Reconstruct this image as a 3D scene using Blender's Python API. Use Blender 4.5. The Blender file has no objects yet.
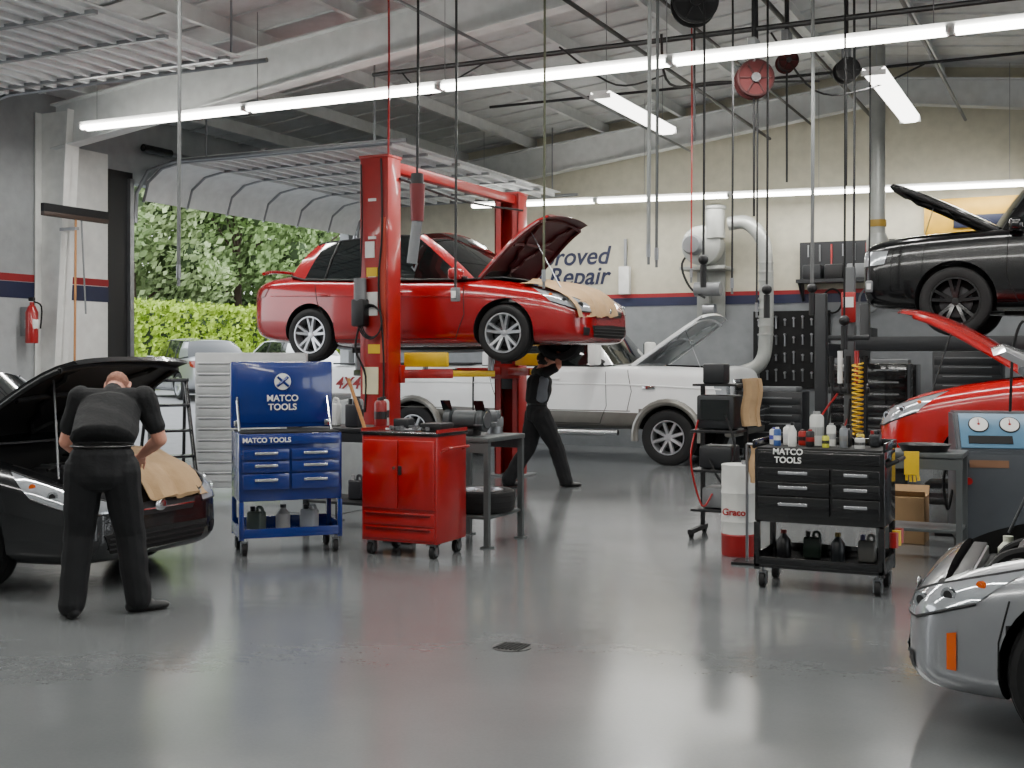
import bpy,bmesh,math,random,time
import numpy as np
from mathutils import Vector as V, Matrix as Mx, Euler
from mathutils.bvhtree import BVHTree
random.seed(7)
pi=math.pi; rad=math.radians
ROT=rad(25.8); CR,SR=math.cos(ROT),math.sin(ROT)
scene=bpy.context.scene; COL=scene.collection
def cam_to_room(r,a,z=0.0):
    # metres right / ahead of the camera, worked out from image pixels -> room coords
    return V((r*CR-a*SR, r*SR+a*CR, z))
# ------------------------------------------------------------------ materials
def lin(c):
    return tuple(((x/255)/12.92 if x<=10 else (((x/255)+.055)/1.055)**2.4) for x in c)
MATS={}
def M(name,col,rough=.5,metal=0.,coat=0.,var=.08,scale=6.,bump=0.,bscale=30.,emit=0.,trans=0.):
    if name in MATS: return MATS[name]
    m=bpy.data.materials.new(name); m.use_nodes=True
    nt=m.node_tree; b=nt.nodes['Principled BSDF']
    c=lin(col)
    b.inputs['Roughness'].default_value=rough; b.inputs['Metallic'].default_value=metal
    b.inputs['Coat Weight'].default_value=coat; b.inputs['Coat Roughness'].default_value=.05
    b.inputs['Transmission Weight'].default_value=trans
    tc=nt.nodes.new('ShaderNodeTexCoord')
    n=nt.nodes.new('ShaderNodeTexNoise'); n.inputs['Scale'].default_value=scale; n.inputs['Detail'].default_value=4
    nt.links.new(tc.outputs['Object'],n.inputs['Vector'])
    r=nt.nodes.new('ShaderNodeValToRGB')
    r.color_ramp.elements[0].position=.3; r.color_ramp.elements[1].position=.7
    r.color_ramp.elements[0].color=tuple(x*(1-var) for x in c)+(1,)
    r.color_ramp.elements[1].color=tuple(min(1,x*(1+var)) for x in c)+(1,)
    nt.links.new(n.outputs['Fac'],r.inputs['Fac']); nt.links.new(r.outputs['Color'],b.inputs['Base Color'])
    if bump:
        n2=nt.nodes.new('ShaderNodeTexNoise'); n2.inputs['Scale'].default_value=bscale; n2.inputs['Detail'].default_value=5
        nt.links.new(tc.outputs['Object'],n2.inputs['Vector'])
        bp=nt.nodes.new('ShaderNodeBump'); bp.inputs['Strength'].default_value=bump; bp.inputs['Distance'].default_value=.02
        nt.links.new(n2.outputs['Fac'],bp.inputs['Height']); nt.links.new(bp.outputs['Normal'],b.inputs['Normal'])
    if emit:
        b.inputs['Emission Color'].default_value=c+(1,); b.inputs['Emission Strength'].default_value=emit
    MATS[name]=m; return m
BLK=M('black_plastic',(18,18,20),.45)
RUB=M('rubber',(14,14,15),.75)
DRK=M('dark_cavity',(7,7,8),.8)
STL=M('steel',(150,152,155),.35,.9)
CHR=M('chrome',(215,217,220),.12,1.)
ALU=M('aluminium',(200,202,206),.3,.8)
GLS=M('tinted_glass',(12,17,17),.04,0,.6)
LGT=M('lamp_lens',(185,190,195),.08,.45,1.)
WHT=M('white_paint',(225,225,222),.4)
GRY=M('grey_paint',(110,112,114),.5)
RED=M('red_enamel',(150,8,9),.28,0,.6)
LRED=M('lift_red',(150,14,11),.4,0,.2)
YEL=M('yellow_enamel',(215,175,20),.4)
BLU=M('blue_enamel',(8,38,112),.25,0,.7)
BLKE=M('black_enamel',(10,10,12),.25,0,.6)
TAN=M('tan_cloth',(176,145,108),.85,bump=.4,bscale=18)
AMB=M('amber_lens',(225,95,8),.15,0,.5)
RDL=M('red_lens',(120,6,8),.15,0,.6)
NAVY=M('navy_paint',(24,30,62),.5)
DG=M('lift_dark',(30,32,35),.45)
STR=M('stripe_red',(140,22,28),.6)
# ------------------------------------------------------------------ mesh builder (list based)
class B:
    def __init__(s,name): s.name=name; s.mats=[]; s.vs=[]; s.fs=[]; s.mis=[]; s.sm=[]
    def mi(s,m):
        if m not in s.mats: s.mats.append(m)
        return s.mats.index(m)
    def add(s,b2,mat,smooth=False):
        i=s.mi(mat); o=len(s.vs)
        b2.verts.index_update()
        s.vs.extend([v.co.copy() for v in b2.verts])
        for f in b2.faces:
            s.fs.append([v.index+o for v in f.verts]); s.mis.append(i); s.sm.append(smooth)
        b2.free()
    def raw(s,vs,fs,mat,smooth=False):
        i=s.mi(mat); o=len(s.vs); s.vs.extend(vs)
        for f in fs: s.fs.append([k+o for k in f]); s.mis.append(i); s.sm.append(smooth)
    def box(s,c,d,mat,rot=(0,0,0),bev=0.,seg=2):
        if not bev:
            R=Euler(rot).to_matrix(); c=V(c)
            vs=[c+R@V((x*d[0]/2,y*d[1]/2,z*d[2]/2)) for x in (-1,1) for y in (-1,1) for z in (-1,1)]
            s.raw(vs,((0,1,3,2),(4,6,7,5),(0,4,5,1),(2,3,7,6),(0,2,6,4),(1,5,7,3)),mat); return
        b=bmesh.new()
        bmesh.ops.create_cube(b,size=1,matrix=Mx.Translation(c)@Euler(rot).to_matrix().to_4x4()@Mx.Diagonal((d[0],d[1],d[2],1)))
        bmesh.ops.bevel(b,geom=b.edges[:],offset=min(bev,min(d)*.45),segments=seg,affect='EDGES',profile=.5)
        s.add(b,mat,True)
    def cyl(s,p0,p1,r,mat,r2=None,seg=20):
        p0=V(p0);p1=V(p1);d=p1-p0
        if d.length<1e-6: return
        q=d.to_track_quat('Z','Y').to_matrix(); r2=r if r2 is None else r2; vs=[];fs=[]
        for k in range(seg):
            a=2*pi*k/seg; u=q@V((math.cos(a),math.sin(a),0)); vs.append(p0+u*r); vs.append(p1+u*r2)
        for k in range(seg):
            j=(k+1)%seg; fs.append((2*k,2*j,2*j+1,2*k+1))
        fs.append([2*k for k in range(seg)][::-1]); fs.append([2*k+1 for k in range(seg)])
        s.raw(vs,fs,mat,True)
    def sph(s,c,r,mat,seg=16):
        if not hasattr(r,'__len__'): r=(r,r,r)
        b=bmesh.new(); bmesh.ops.create_uvsphere(b,u_segments=seg,v_segments=max(6,seg//2),radius=1,matrix=Mx.Translation(c)@Mx.Diagonal((r[0],r[1],r[2],1)))
        s.add(b,mat,True)
    def tube(s,pts,r,mat,seg=8,smooth=0,closed=False):
        pts=[V(p) for p in pts]
        if smooth and len(pts)>2:
            o=[];n=len(pts)
            for i in range(n-1):
                p0=pts[max(i-1,0)];p1=pts[i];p2=pts[i+1];p3=pts[min(i+2,n-1)]
                for k in range(smooth):
                    t=k/smooth
                    o.append(.5*((2*p1)+(p2-p0)*t+(2*p0-5*p1+4*p2-p3)*t*t+(3*p1-p0-3*p2+p3)*t**3))
            o.append(pts[-1]); pts=o
        n=len(pts); vs=[];fs=[]; up=None
        for i,p in enumerate(pts):
            if closed: t=(pts[(i+1)%n]-pts[i-1])
            else: t=(pts[min(i+1,n-1)]-pts[max(i-1,0)])
            if t.length<1e-9: t=V((0,0,1))
            t.normalize()
            if up is None: up=t.orthogonal().normalized()
            up=(up-t*up.dot(t))
            if up.length<1e-6: up=t.orthogonal()
            up.normalize(); sd=t.cross(up)
            rr=r[i] if hasattr(r,'__len__') else r
            for k in range(seg): vs.append(p+(up*math.cos(2*pi*k/seg)+sd*math.sin(2*pi*k/seg))*rr)
        for i in range(n if closed else n-1):
            a=i*seg; c=((i+1)%n)*seg
            for k in range(seg): fs.append((a+k,a+(k+1)%seg,c+(k+1)%seg,c+k))
        if not closed: fs.append(list(range(seg))[::-1]); fs.append([(n-1)*seg+k for k in range(seg)])
        s.raw(vs,fs,mat,True)
    def lathe(s,prof,o,axis,mat,seg=28,caps=True):
        q=V(axis).to_track_quat('Z','Y').to_matrix(); b=bmesh.new(); rings=[]
        for r,h in prof:
            rings.append([b.verts.new(V(o)+q@V((r*math.cos(2*pi*k/seg),r*math.sin(2*pi*k/seg),h))) for k in range(seg)])
        for i in range(len(rings)-1):
            for k in range(seg): b.faces.new((rings[i][k],rings[i][(k+1)%seg],rings[i+1][(k+1)%seg],rings[i+1][k]))
        if caps: b.faces.new(rings[0][::-1]); b.faces.new(rings[-1])
        bmesh.ops.recalc_face_normals(b,faces=b.faces[:])
        s.add(b,mat,True)
    def grid(s,rows,mat,smooth=True,thick=0.):
        if not thick:
            n=len(rows[0]); vs=[V(p) for r in rows for p in r]
            s.raw(vs,[(i*n+k,i*n+k+1,(i+1)*n+k+1,(i+1)*n+k) for i in range(len(rows)-1) for k in range(n-1)],mat,smooth); return
        b=bmesh.new(); vs=[[b.verts.new(p) for p in r] for r in rows]
        for i in range(len(vs)-1):
            for k in range(len(vs[0])-1): b.faces.new((vs[i][k],vs[i][k+1],vs[i+1][k+1],vs[i+1][k]))
        bmesh.ops.recalc_face_normals(b,faces=b.faces[:]); bmesh.ops.solidify(b,geom=b.faces[:],thickness=thick)
        s.add(b,mat,smooth)
    def prism(s,poly,o,ux,uy,th,mat,bev=0.):
        o=V(o);ux=V(ux);uy=V(uy);n=ux.cross(uy).normalized(); b=bmesh.new()
        v0=[b.verts.new(o+ux*a+uy*c-n*th/2) for a,c in poly]; v1=[b.verts.new(o+ux*a+uy*c+n*th/2) for a,c in poly]
        b.faces.new(v0[::-1]); b.faces.new(v1)
        for i in range(len(poly)): j=(i+1)%len(poly); b.faces.new((v0[i],v0[j],v1[j],v1[i]))
        bmesh.ops.recalc_face_normals(b,faces=b.faces[:])
        if bev: bmesh.ops.bevel(b,geom=b.edges[:],offset=bev,segments=2,affect='EDGES')
        s.add(b,mat,bool(bev))
    def hexa(s,q,mat):
        s.raw([V(p) for p in q],((0,1,2,3),(7,6,5,4),(0,4,5,1),(1,5,6,2),(2,6,7,3),(3,7,4,0)),mat)
    def done(s,loc=(0,0,0),rz=0.,parent=None,ang=38,weld=False):
        me=bpy.data.meshes.new(s.name); me.from_pydata([tuple(v) for v in s.vs],[],s.fs)
        for m in s.mats: me.materials.append(m)
        me.polygons.foreach_set('material_index',s.mis); me.polygons.foreach_set('use_smooth',s.sm)
        if weld:
            bm=bmesh.new(); bm.from_mesh(me); bmesh.ops.remove_doubles(bm,verts=bm.verts[:],dist=.0005); bmesh.ops.recalc_face_normals(bm,faces=bm.faces[:]); bm.to_mesh(me); bm.free()
        me.set_sharp_from_angle(angle=rad(ang))
        o=bpy.data.objects.new(s.name,me); COL.objects.link(o)
        o.location=loc; o.rotation_euler=(0,0,rz)
        if parent: o.parent=parent
        return o
def empty(name,loc=(0,0,0),rz=0.):
    e=bpy.data.objects.new(name,None); e.empty_display_size=.2; COL.objects.link(e); e.location=loc; e.rotation_euler=(0,0,rz); return e
def text(name,body,size,mat,loc,rot,parent=None,ext=.004,shear=0.,align='CENTER',bold=0.,sp=1.):
    cu=bpy.data.curves.new(name,'FONT'); cu.body=body; cu.size=size; cu.extrude=ext; cu.shear=shear; cu.align_x=align; cu.align_y='CENTER'; cu.offset=bold; cu.space_line=sp
    cu.materials.append(mat); o=bpy.data.objects.new(name,cu); COL.objects.link(o)
    o.location=loc; o.rotation_euler=rot
    if parent: o.parent=parent
    return o
def evalmesh(o):
    dg=bpy.context.evaluated_depsgraph_get()
    return bpy.data.meshes.new_from_object(o.evaluated_get(dg),depsgraph=dg)
XL,XR,YB,YN=-13.2,7.0,20.5,-3.0
RX=(XL+XR)/2; ZE,ZR=5.3,6.4
def zr(x): return ZR-(ZR-ZE)*abs(x-RX)/(XR-RX)
# ---------------------------------------------------------------- people
SK=M('skin',(206,146,124),.55,var=.06,scale=12); HAIRM=M('short_hair',(150,104,86),.8,bump=.5,bscale=150); HAIRD=M('dark_hair',(34,26,22),.8,bump=.5,bscale=150); LIP=M('lips',(170,96,88),.5)
SH=M('shirt_charcoal',(17,18,20),.85,bump=.25,bscale=35); PA=M('trousers_black',(14,15,18),.85,bump=.2,bscale=30); SHO=M('shoe_leather',(11,11,12),.4); SHG=M('shirt_grey_panel',(105,109,115),.8); BELT=M('belt',(9,9,9),.35)
US=[]
for i in range(1,8):
    for k in range(12):
        a=2*pi*k/12; t=pi*i/8; US.append((math.sin(t)*math.cos(a),math.sin(t)*math.sin(a),math.cos(t)))
US+= [(0,0,1),(0,0,-1)]
I3=(V((1,0,0)),V((0,1,0)),V((0,0,1)))
def figure(name,parts,loc,rz,matmap,eyes=(),voxel=.0065,wr=.0045):
    bm=bmesh.new()
    for lab,els in parts:
        t=bmesh.new()
        for (c,axs,r) in els:
            for (a,bb,cc) in US: t.verts.new(V(c)+axs[0]*a*r[0]+axs[1]*bb*r[1]+axs[2]*cc*r[2])
        bmesh.ops.convex_hull(t,input=t.verts[:],use_existing_faces=False)
        for v in [v for v in t.verts if not v.link_faces]: t.verts.remove(v)
        bmesh.ops.recalc_face_normals(t,faces=t.faces[:])
        me=bpy.data.meshes.new('t'); t.to_mesh(me); t.free(); bm.from_mesh(me); bpy.data.meshes.remove(me)
    me=bpy.data.meshes.new(name); bm.to_mesh(me); bm.free()
    o=bpy.data.objects.new(name,me); COL.objects.link(o)
    m=o.modifiers.new('r','REMESH'); m.mode='VOXEL'; m.voxel_size=voxel; m.use_smooth_shade=True
    m=o.modifiers.new('s','SMOOTH'); m.factor=.5; m.iterations=3
    me2=evalmesh(o); o.modifiers.clear(); o.data=me2; me2.materials.clear()
    labs=sorted(set(l for l,_ in parts))
    for l in labs: me2.materials.append(matmap[l])
    n=len(me2.polygons); C=np.empty(n*3); me2.polygons.foreach_get('center',C); C=C.reshape(-1,3)
    best=np.full(n,1e9); bi=np.zeros(n,int)
    for lab,els in parts:
        for j in range(max(1,len(els)-1)):
            c0,a0,r0=els[j]; c1,a1,r1=els[min(j+1,len(els)-1)]
            p0=np.array(c0);p1=np.array(c1); d=p1-p0; L=max(1e-9,d@d); t=np.clip(((C-p0)@d)/L,0,1)
            q=C-(p0+t[:,None]*d)
            s=0
            for k in range(3):
                ak=np.array(a0[k]); rk=r0[k]*(1-t)+r1[k]*t; s=s+((q@ak)/rk)**2
            rm=(min(r0)*(1-t)+min(r1)*t)
            dist=(np.sqrt(s)-1)*rm
            u=dist<best; best[u]=dist[u]; bi[u]=labs.index(lab)
    me2.polygons.foreach_set('material_index',bi.astype(np.int32)); me2.polygons.foreach_set('use_smooth',np.ones(n,bool))
    cloth=[i for i,l in enumerate(labs) if l in('shirt','pants','panel')]
    nl=len(me2.loops); lv=np.empty(nl,np.int32); me2.loops.foreach_get('vertex_index',lv)
    lt=np.empty(n,np.int32); me2.polygons.foreach_get('loop_total',lt)
    fm=np.isin(bi,cloth); vm=np.zeros(len(me2.vertices),bool); vm[lv[np.repeat(fm,lt)]]=True
    nv=len(me2.vertices); co=np.empty(nv*3); me2.vertices.foreach_get('co',co); co=co.reshape(-1,3); no=np.empty(nv*3); me2.vertices.foreach_get('normal',no); no=no.reshape(-1,3)
    x,y,z=co[:,0],co[:,1],co[:,2]
    k=np.sin(11*x+19*z+3*np.sin(9*y+4*z))*.5+np.sin(27*z-15*y+2.5*np.sin(13*x+7*z))*.5+.5*np.sin(41*z+23*x+2*np.sin(19*y))
    co[vm]+=no[vm]*(wr*k[vm])[:,None]
    me2.vertices.foreach_set('co',co.ravel()); me2.update()
    o.location=loc; o.rotation_euler=(0,0,rz)
    if eyes:
        b=B('eyes')
        for c,f in eyes: b.sph(c,.012,M('eye_white',(230,228,222),.2),12); b.sph(V(c)+V(f)*.008,.006,BLK,8)
        b.done(parent=o)
    return o
def cap(lab,p0,r0,p1,r1): return (lab,[(V(p0),I3,(r0,)*3),(V(p1),I3,(r1,)*3)])
def frame(f,u):
    f=V(f).normalized(); r=f.cross(V(u)).normalized(); u=r.cross(f).normalized(); return r,f,u
def headparts(c,f,u,hairlow=True):
    c=V(c); r,f,u=frame(f,u); A=(r,f,u)
    P=[('skin',[(c,A,(.074,.094,.088)),(c+f*.03-u*.06,A,(.054,.06,.05))]),
       ('skin',[(c+f*.055-u*.085,A,(.032,.03,.022)),(c+f*.03-u*.05,A,(.05,.05,.04))]),
       ('skin',[(c+f*.088+u*.01,A,(.012,.012,.014)),(c+f*.108-u*.03,A,(.017,.014,.012))]),
       ('skin',[(c+f*.083+u*.024-r*.03,A,(.022,.01,.009)),(c+f*.083+u*.024+r*.03,A,(.022,.01,.009))]),
       ('lip',[(c+f*.09-u*.062-r*.014,A,(.012,.008,.007)),(c+f*.09-u*.062+r*.014,A,(.012,.008,.007))])]
    for s in (-1,1): P.append(('skin',[(c+r*s*.078-f*.005+u*.008,A,(.009,.018,.022)),(c+r*s*.078-f*.0-u*.03,A,(.008,.012,.014))]))
    if hairlow: P.append(('hair',[(c-f*.025-u*.005,A,(.073,.078,.055)),(c-f*.03-u*.03,A,(.068,.07,.05))]))
    else: P.append(('hair',[(c-f*.012+u*.014,A,(.078,.092,.084)),(c-f*.03-u*.02,A,(.072,.072,.06))]))
    eyes=[(c+f*.084+r*s*.031+u*.004,f) for s in (-1,1)]
    return P,eyes
def handparts(w,f,n,side,curl=.5):
    w=V(w); f=V(f).normalized(); n=V(n); n=(n-f*n.dot(f)).normalized(); l=f.cross(n)*side
    A=(l,f,n); P=[('skin',[(w,A,(.027,.025,.02)),(w+f*.05,A,(.038,.03,.015)),(w+f*.085,A,(.042,.014,.013))])]
    for k,(o,L) in enumerate(((.037,.07),(.0125,.08),(-.0125,.074),(-.037,.058))):
        p=w+f*.088+l*o; d=(f+l*o*2.8).normalized(); dp=d; npv=n
        for j,(fr,rd) in enumerate(((.45,.0095),(.3,.0088),(.25,.008))):
            ang=curl*(.5+.35*j)*(1+.08*k); d2=(dp*math.cos(ang)+npv*math.sin(ang)).normalized(); nn=(npv*math.cos(ang)-dp*math.sin(ang)).normalized()
            q=p+d2*L*fr; P.append(cap('skin',p,rd,q,rd*.93)); p=q; dp,npv=d2,nn
    t0=w+f*.03+l*.03; t1=t0+(l*.7+f*.7+n*.3).normalized()*.04; t2=t1+(l*.25+f*.85+n*.45).normalized()*.032
    P.append(cap('skin',t0,.014,t1,.0115)); P.append(cap('skin',t1,.0115,t2,.009)); return P
def foot(ank,dirn,lab='shoe'):
    a=V(ank); d=V((dirn[0],dirn[1],0)).normalized(); r=V((d.y,-d.x,0)); A=(r,d,V((0,0,1)))
    b0=V((a.x,a.y,0))
    return [(lab,[(b0-d*.045+V((0,0,.04)),A,(.038,.04,.038)),(b0+d*.06+V((0,0,.036)),A,(.045,.05,.034)),(b0+d*.155+V((0,0,.028)),A,(.044,.05,.026))]),
            (lab,[(a+V((0,0,-.01)),A,(.042,.048,.05)),(b0+d*.06+V((0,0,.05)),A,(.04,.045,.035))])]
def leg(hip,knee,ank,s=1.):
    m=V(knee).lerp(V(ank),.35)
    return [cap('pants',hip,.098*s,knee,.072*s),cap('pants',knee,.072*s,m,.070*s),cap('pants',m,.070*s,V(ank)+V((0,0,.0)),.064*s)]
MM=dict(skin=SK,shirt=SH,pants=PA,shoe=SHO,hair=HAIRM,lip=LIP,panel=SHG,belt=BELT)
P=[]
hipc=V((0.0,-.06,.95)); ch=V((-.01,.20,1.27))
td=(ch-hipc).normalized(); TA=(V((1,0,0)),V((1,0,0)).cross(td)*-1,td)
P.append(('pants',[(hipc+V((0,-.01,-.07)),I3,(.205,.145,.11)),(hipc+V((0,.0,.06)),I3,(.195,.14,.06))]))
P.append(('belt',[(hipc+V((0,.01,.105)),I3,(.203,.15,.020))]))
P.append(('shirt',[(hipc+V((0,.03,.15)),TA,(.202,.148,.05)),(hipc.lerp(ch,.55)+V((0,0,.02)),TA,(.205,.15,.1)),(ch,TA,(.20,.13,.11))]))
P.append(('shirt',[(ch+V((-.13,.05,.06)),TA,(.09,.085,.075)),(ch+V((.13,.05,.06)),TA,(.09,.085,.075))]))
hd=V((0,.42,1.42)); P.append(cap('shirt',ch+V((0,.06,.07)),.085,ch+V((0,.11,.1)),.068)); P.append(cap('skin',ch+V((0,.09,.08)),.06,hd+V((0,-.04,-.0)),.058))
hp,ey=headparts(hd,(0,.45,-1),(0,.9,.5)); P+=hp
for s,el,wr_ in ((-1,V((-.30,.30,1.06)),V((-.22,.52,.93))),(1,V((.29,.30,1.07)),V((.13,.55,.95)))):
    sh=V((s*.20,.25,1.345)); P+= [cap('shirt',sh,.078,sh.lerp(el,.66),.068),cap('skin',sh.lerp(el,.5),.052,el,.047),cap('skin',el,.047,V(el).lerp(wr_,.35),.045),cap('skin',V(el).lerp(wr_,.35),.045,wr_,.028)]
    P+=handparts(wr_,(0,.7,-.6) if s<0 else (-.3,.7,-.5),(0,-.5,-.8),s,.5)
kL,aL=V((-.15,.0,.50)),V((-.17,-.10,.09)); kR,aR=V((.15,.04,.50)),V((.20,.04,.09))
P+=leg(V((-.105,-.05,.90)),kL,aL,1.3)+leg(V((.105,-.05,.90)),kR,aR,1.3)+foot(aL,(-.15,.3))+foot(aR,(.85,.5))
figure('mechanic',P,cam_to_room(-2.55,7.5,0),ROT+.12,MM,ey,voxel=.0065,wr=.0035)
P=[]; hipc=V((0,-.03,.93)); ch=V((0,.0,1.30))
P.append(('pants',[(hipc+V((0,0,-.05)),I3,(.17,.14,.1)),(hipc+V((0,.0,.06)),I3,(.16,.13,.06))]))
P.append(('belt',[(hipc+V((0,0,.1)),I3,(.163,.132,.02))]))
P.append(('shirt',[(hipc+V((0,0,.14)),I3,(.165,.145,.05)),(V((0,0,1.2)),I3,(.18,.155,.1)),(ch,I3,(.19,.155,.12))]))
P.append(('panel',[(V((.14,-.02,1.1)),I3,(.05,.07,.05)),(V((.16,.0,1.32)),I3,(.05,.065,.06))]))
P.append(('shirt',[(V((-.14,.02,1.42)),I3,(.08,.08,.06)),(V((.14,.02,1.42)),I3,(.08,.08,.06))]))
hd=V((0,.07,1.59)); P.append(cap('skin',(0,.02,1.45),.055,hd+V((0,-.02,-.05)),.053)); hp,ey=headparts(hd,(0,1,.45),(0,-.4,1),False); P+=hp
for s,el,wr_ in ((-1,V((-.25,.24,1.50)),V((-.13,.26,1.70))),(1,V((.27,.15,1.50)),V((.14,.20,1.69)))):
    sh=V((s*.19,.03,1.43)); P+=[cap('shirt',sh,.07,sh.lerp(el,.66),.06),cap('skin',sh.lerp(el,.5),.046,el,.042),cap('skin',el,.042,V(el).lerp(wr_,.4),.04),cap('skin',V(el).lerp(wr_,.4),.04,wr_,.027)]
    P+=handparts(wr_,(-s*.3,.2,1),(0,1,0),s,.9)
kL,aL=V((-.11,-.10,.50)),V((-.13,-.36,.09)); kR,aR=V((.11,.18,.50)),V((.13,.30,.09))
P+=leg(V((-.09,-.03,.88)),kL,aL,1.38)+leg(V((.09,-.01,.88)),kR,aR,1.38)+foot(aL,(-.1,1))+foot(aR,(.15,1))
MM2=dict(MM); MM2['hair']=HAIRD
figure('mechanic',P,cam_to_room(.34,14.9,0),ROT-rad(72),MM2,ey,voxel=.008)
# ---------------------------------------------------------------- vehicles
def section(w,zb,zs,zt,sq=0.):
    return [(0,zb),(.55*w,zb),(.86*w,zb+.01),(.97*w,zb+.07),(1.0*w,zb+.26*(zs-zb)),(1.0*w,zb+.6*(zs-zb)),(.985*w,zs-.09),(.94*w+.03*sq*w,zs-.01),(.72*w+.14*sq*w,zs+(zt-zs)*.6),(.38*w,zs+(zt-zs)*.95),(0,zt)]
def loftbody(st,sq):
    bm=bmesh.new(); rings=[]
    for (x,w,zb,zs,zt) in st:
        h=section(w,zb,zs,zt,sq); ring=[(y,z) for y,z in h]+[(-y,z) for y,z in h[-2:0:-1]]
        rings.append([bm.verts.new((x,y,z)) for y,z in ring])
    n=len(rings[0])
    for i in range(len(rings)-1):
        for k in range(n): bm.faces.new((rings[i][k],rings[i][(k+1)%n],rings[i+1][(k+1)%n],rings[i+1][k]))
    bm.faces.new(rings[0][::-1]); bm.faces.new(rings[-1])
    bmesh.ops.recalc_face_normals(bm,faces=bm.faces[:])
    me=bpy.data.meshes.new('tmp'); bm.to_mesh(me); bm.free()
    o=bpy.data.objects.new('tmp',me); COL.objects.link(o)
    m=o.modifiers.new('s','SUBSURF'); m.levels=2; m.render_levels=2
    me2=evalmesh(o); o.modifiers.clear(); o.data=me2; return o
def bvh_of(me):
    return BVHTree.FromPolygons([v.co.copy() for v in me.vertices],[list(p.vertices) for p in me.polygons])
def wheel_geo(b,R,wd,rr,ns,rim,y,split=False):
    h=wd/2
    b.lathe([(rr*.98,-h*.86),(rr*1.04,-h*.95),(R*.9,-h),(R*.975,-h*.86),(R,-h*.6),(R,h*.6),(R*.975,h*.86),(R*.9,h),(rr*1.04,h*.95),(rr*.98,h*.86),(rr*.96,0)],(0,0,0),(0,y,0),RUB,40,caps=False)
    for g in (-.4,0,.4):
        b.tube([(math.cos(a)*R,g*h*1.3,math.sin(a)*R) for a in [2*pi*k/40 for k in range(40)]],.006,DRK,seg=4,closed=True)
    b.lathe([(rr*.99,h*.9),(rr*1.0,h*.98),(rr*.93,h*.98),(rr*.9,h*.6),(rr*.86,-h*.3)],(0,0,0),(0,y,0),rim,36,caps=False)
    b.cyl((0,-y*h*.34,0),(0,-y*h*.3,0),rr*.88,DRK,seg=28)
    b.cyl((0,-y*h*.2,0),(0,y*h*.05,0),rr*.66,M('brake_disc',(70,70,72),.4,.8),seg=28)
    b.lathe([(rr*.17,-h*.1),(rr*.2,h*.6),(rr*.15,h*.72),(.01,h*.74)],(0,0,0),(0,y,0),rim,20)
    for k in range(ns):
        a=2*pi*k/ns+.3
        offs=(-.12,.12) if split else (0,)
        for of in offs:
            ca,sa=math.cos(a+of*.5),math.sin(a+of*.5); cb,sb=math.cos(a+of*1.8),math.sin(a+of*1.8)
            w0,w1=(.7,.6) if split else (1.25,1.15)
            p0=V((ca*rr*.12,y*h*.66,sa*rr*.12)); p1=V((cb*rr*.95,y*h*.86,sb*rr*.95))
            t=V((-sa,0,ca)); dpt=V((0,-y*h*.3,0)); kk=rr*.14*(5/ns if ns>5 else 1)
            q=[]
            for p,w in ((p0,w0),(p1,w1)): q+=[p+t*kk*w*1.1+dpt,p+t*kk*w*.75,p-t*kk*w*.75,p-t*kk*w*1.1+dpt]
            b.hexa(q,rim)
def wheel(name,parent,loc,R,wd,rr,ns,rim,side,split=False):
    b=B(name); wheel_geo(b,R,wd,rr,ns,rim,1 if side>0 else -1,split); return b.done(loc,0,parent)
SED=[(-2.28,.55,.44,.80,.86),(-2.24,.70,.34,.90,.97),(-2.12,.79,.26,.97,1.06),(-1.8,.85,.21,1.0,1.09),(-1.3,.875,.19,.99,1.07),(-.6,.88,.17,.96,1.02),(.2,.88,.17,.93,1.0),(.8,.88,.17,.92,1.0),(1.3,.875,.18,.86,.95),(1.75,.85,.19,.79,.88),(2.0,.80,.19,.72,.80),(2.15,.72,.20,.66,.71),(2.22,.60,.24,.60,.63),(2.25,.42,.30,.52,.54)]
SGH=[((1.04,0,.96),(.30,0,1.485)),((1.0,.42,.96),(.28,.38,1.48)),((.84,.74,.93),(.20,.59,1.45)),((.72,.80,.92),(.12,.63,1.43)),((-.24,.83,.94),(-.22,.655,1.445)),((-.32,.83,.94),(-.30,.655,1.445)),((-1.20,.81,.97),(-1.04,.62,1.415)),((-1.62,.72,1.02),(-1.22,.56,1.40)),((-1.84,.42,1.06),(-1.32,.38,1.425)),((-1.90,0,1.07),(-1.34,0,1.43))]
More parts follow.
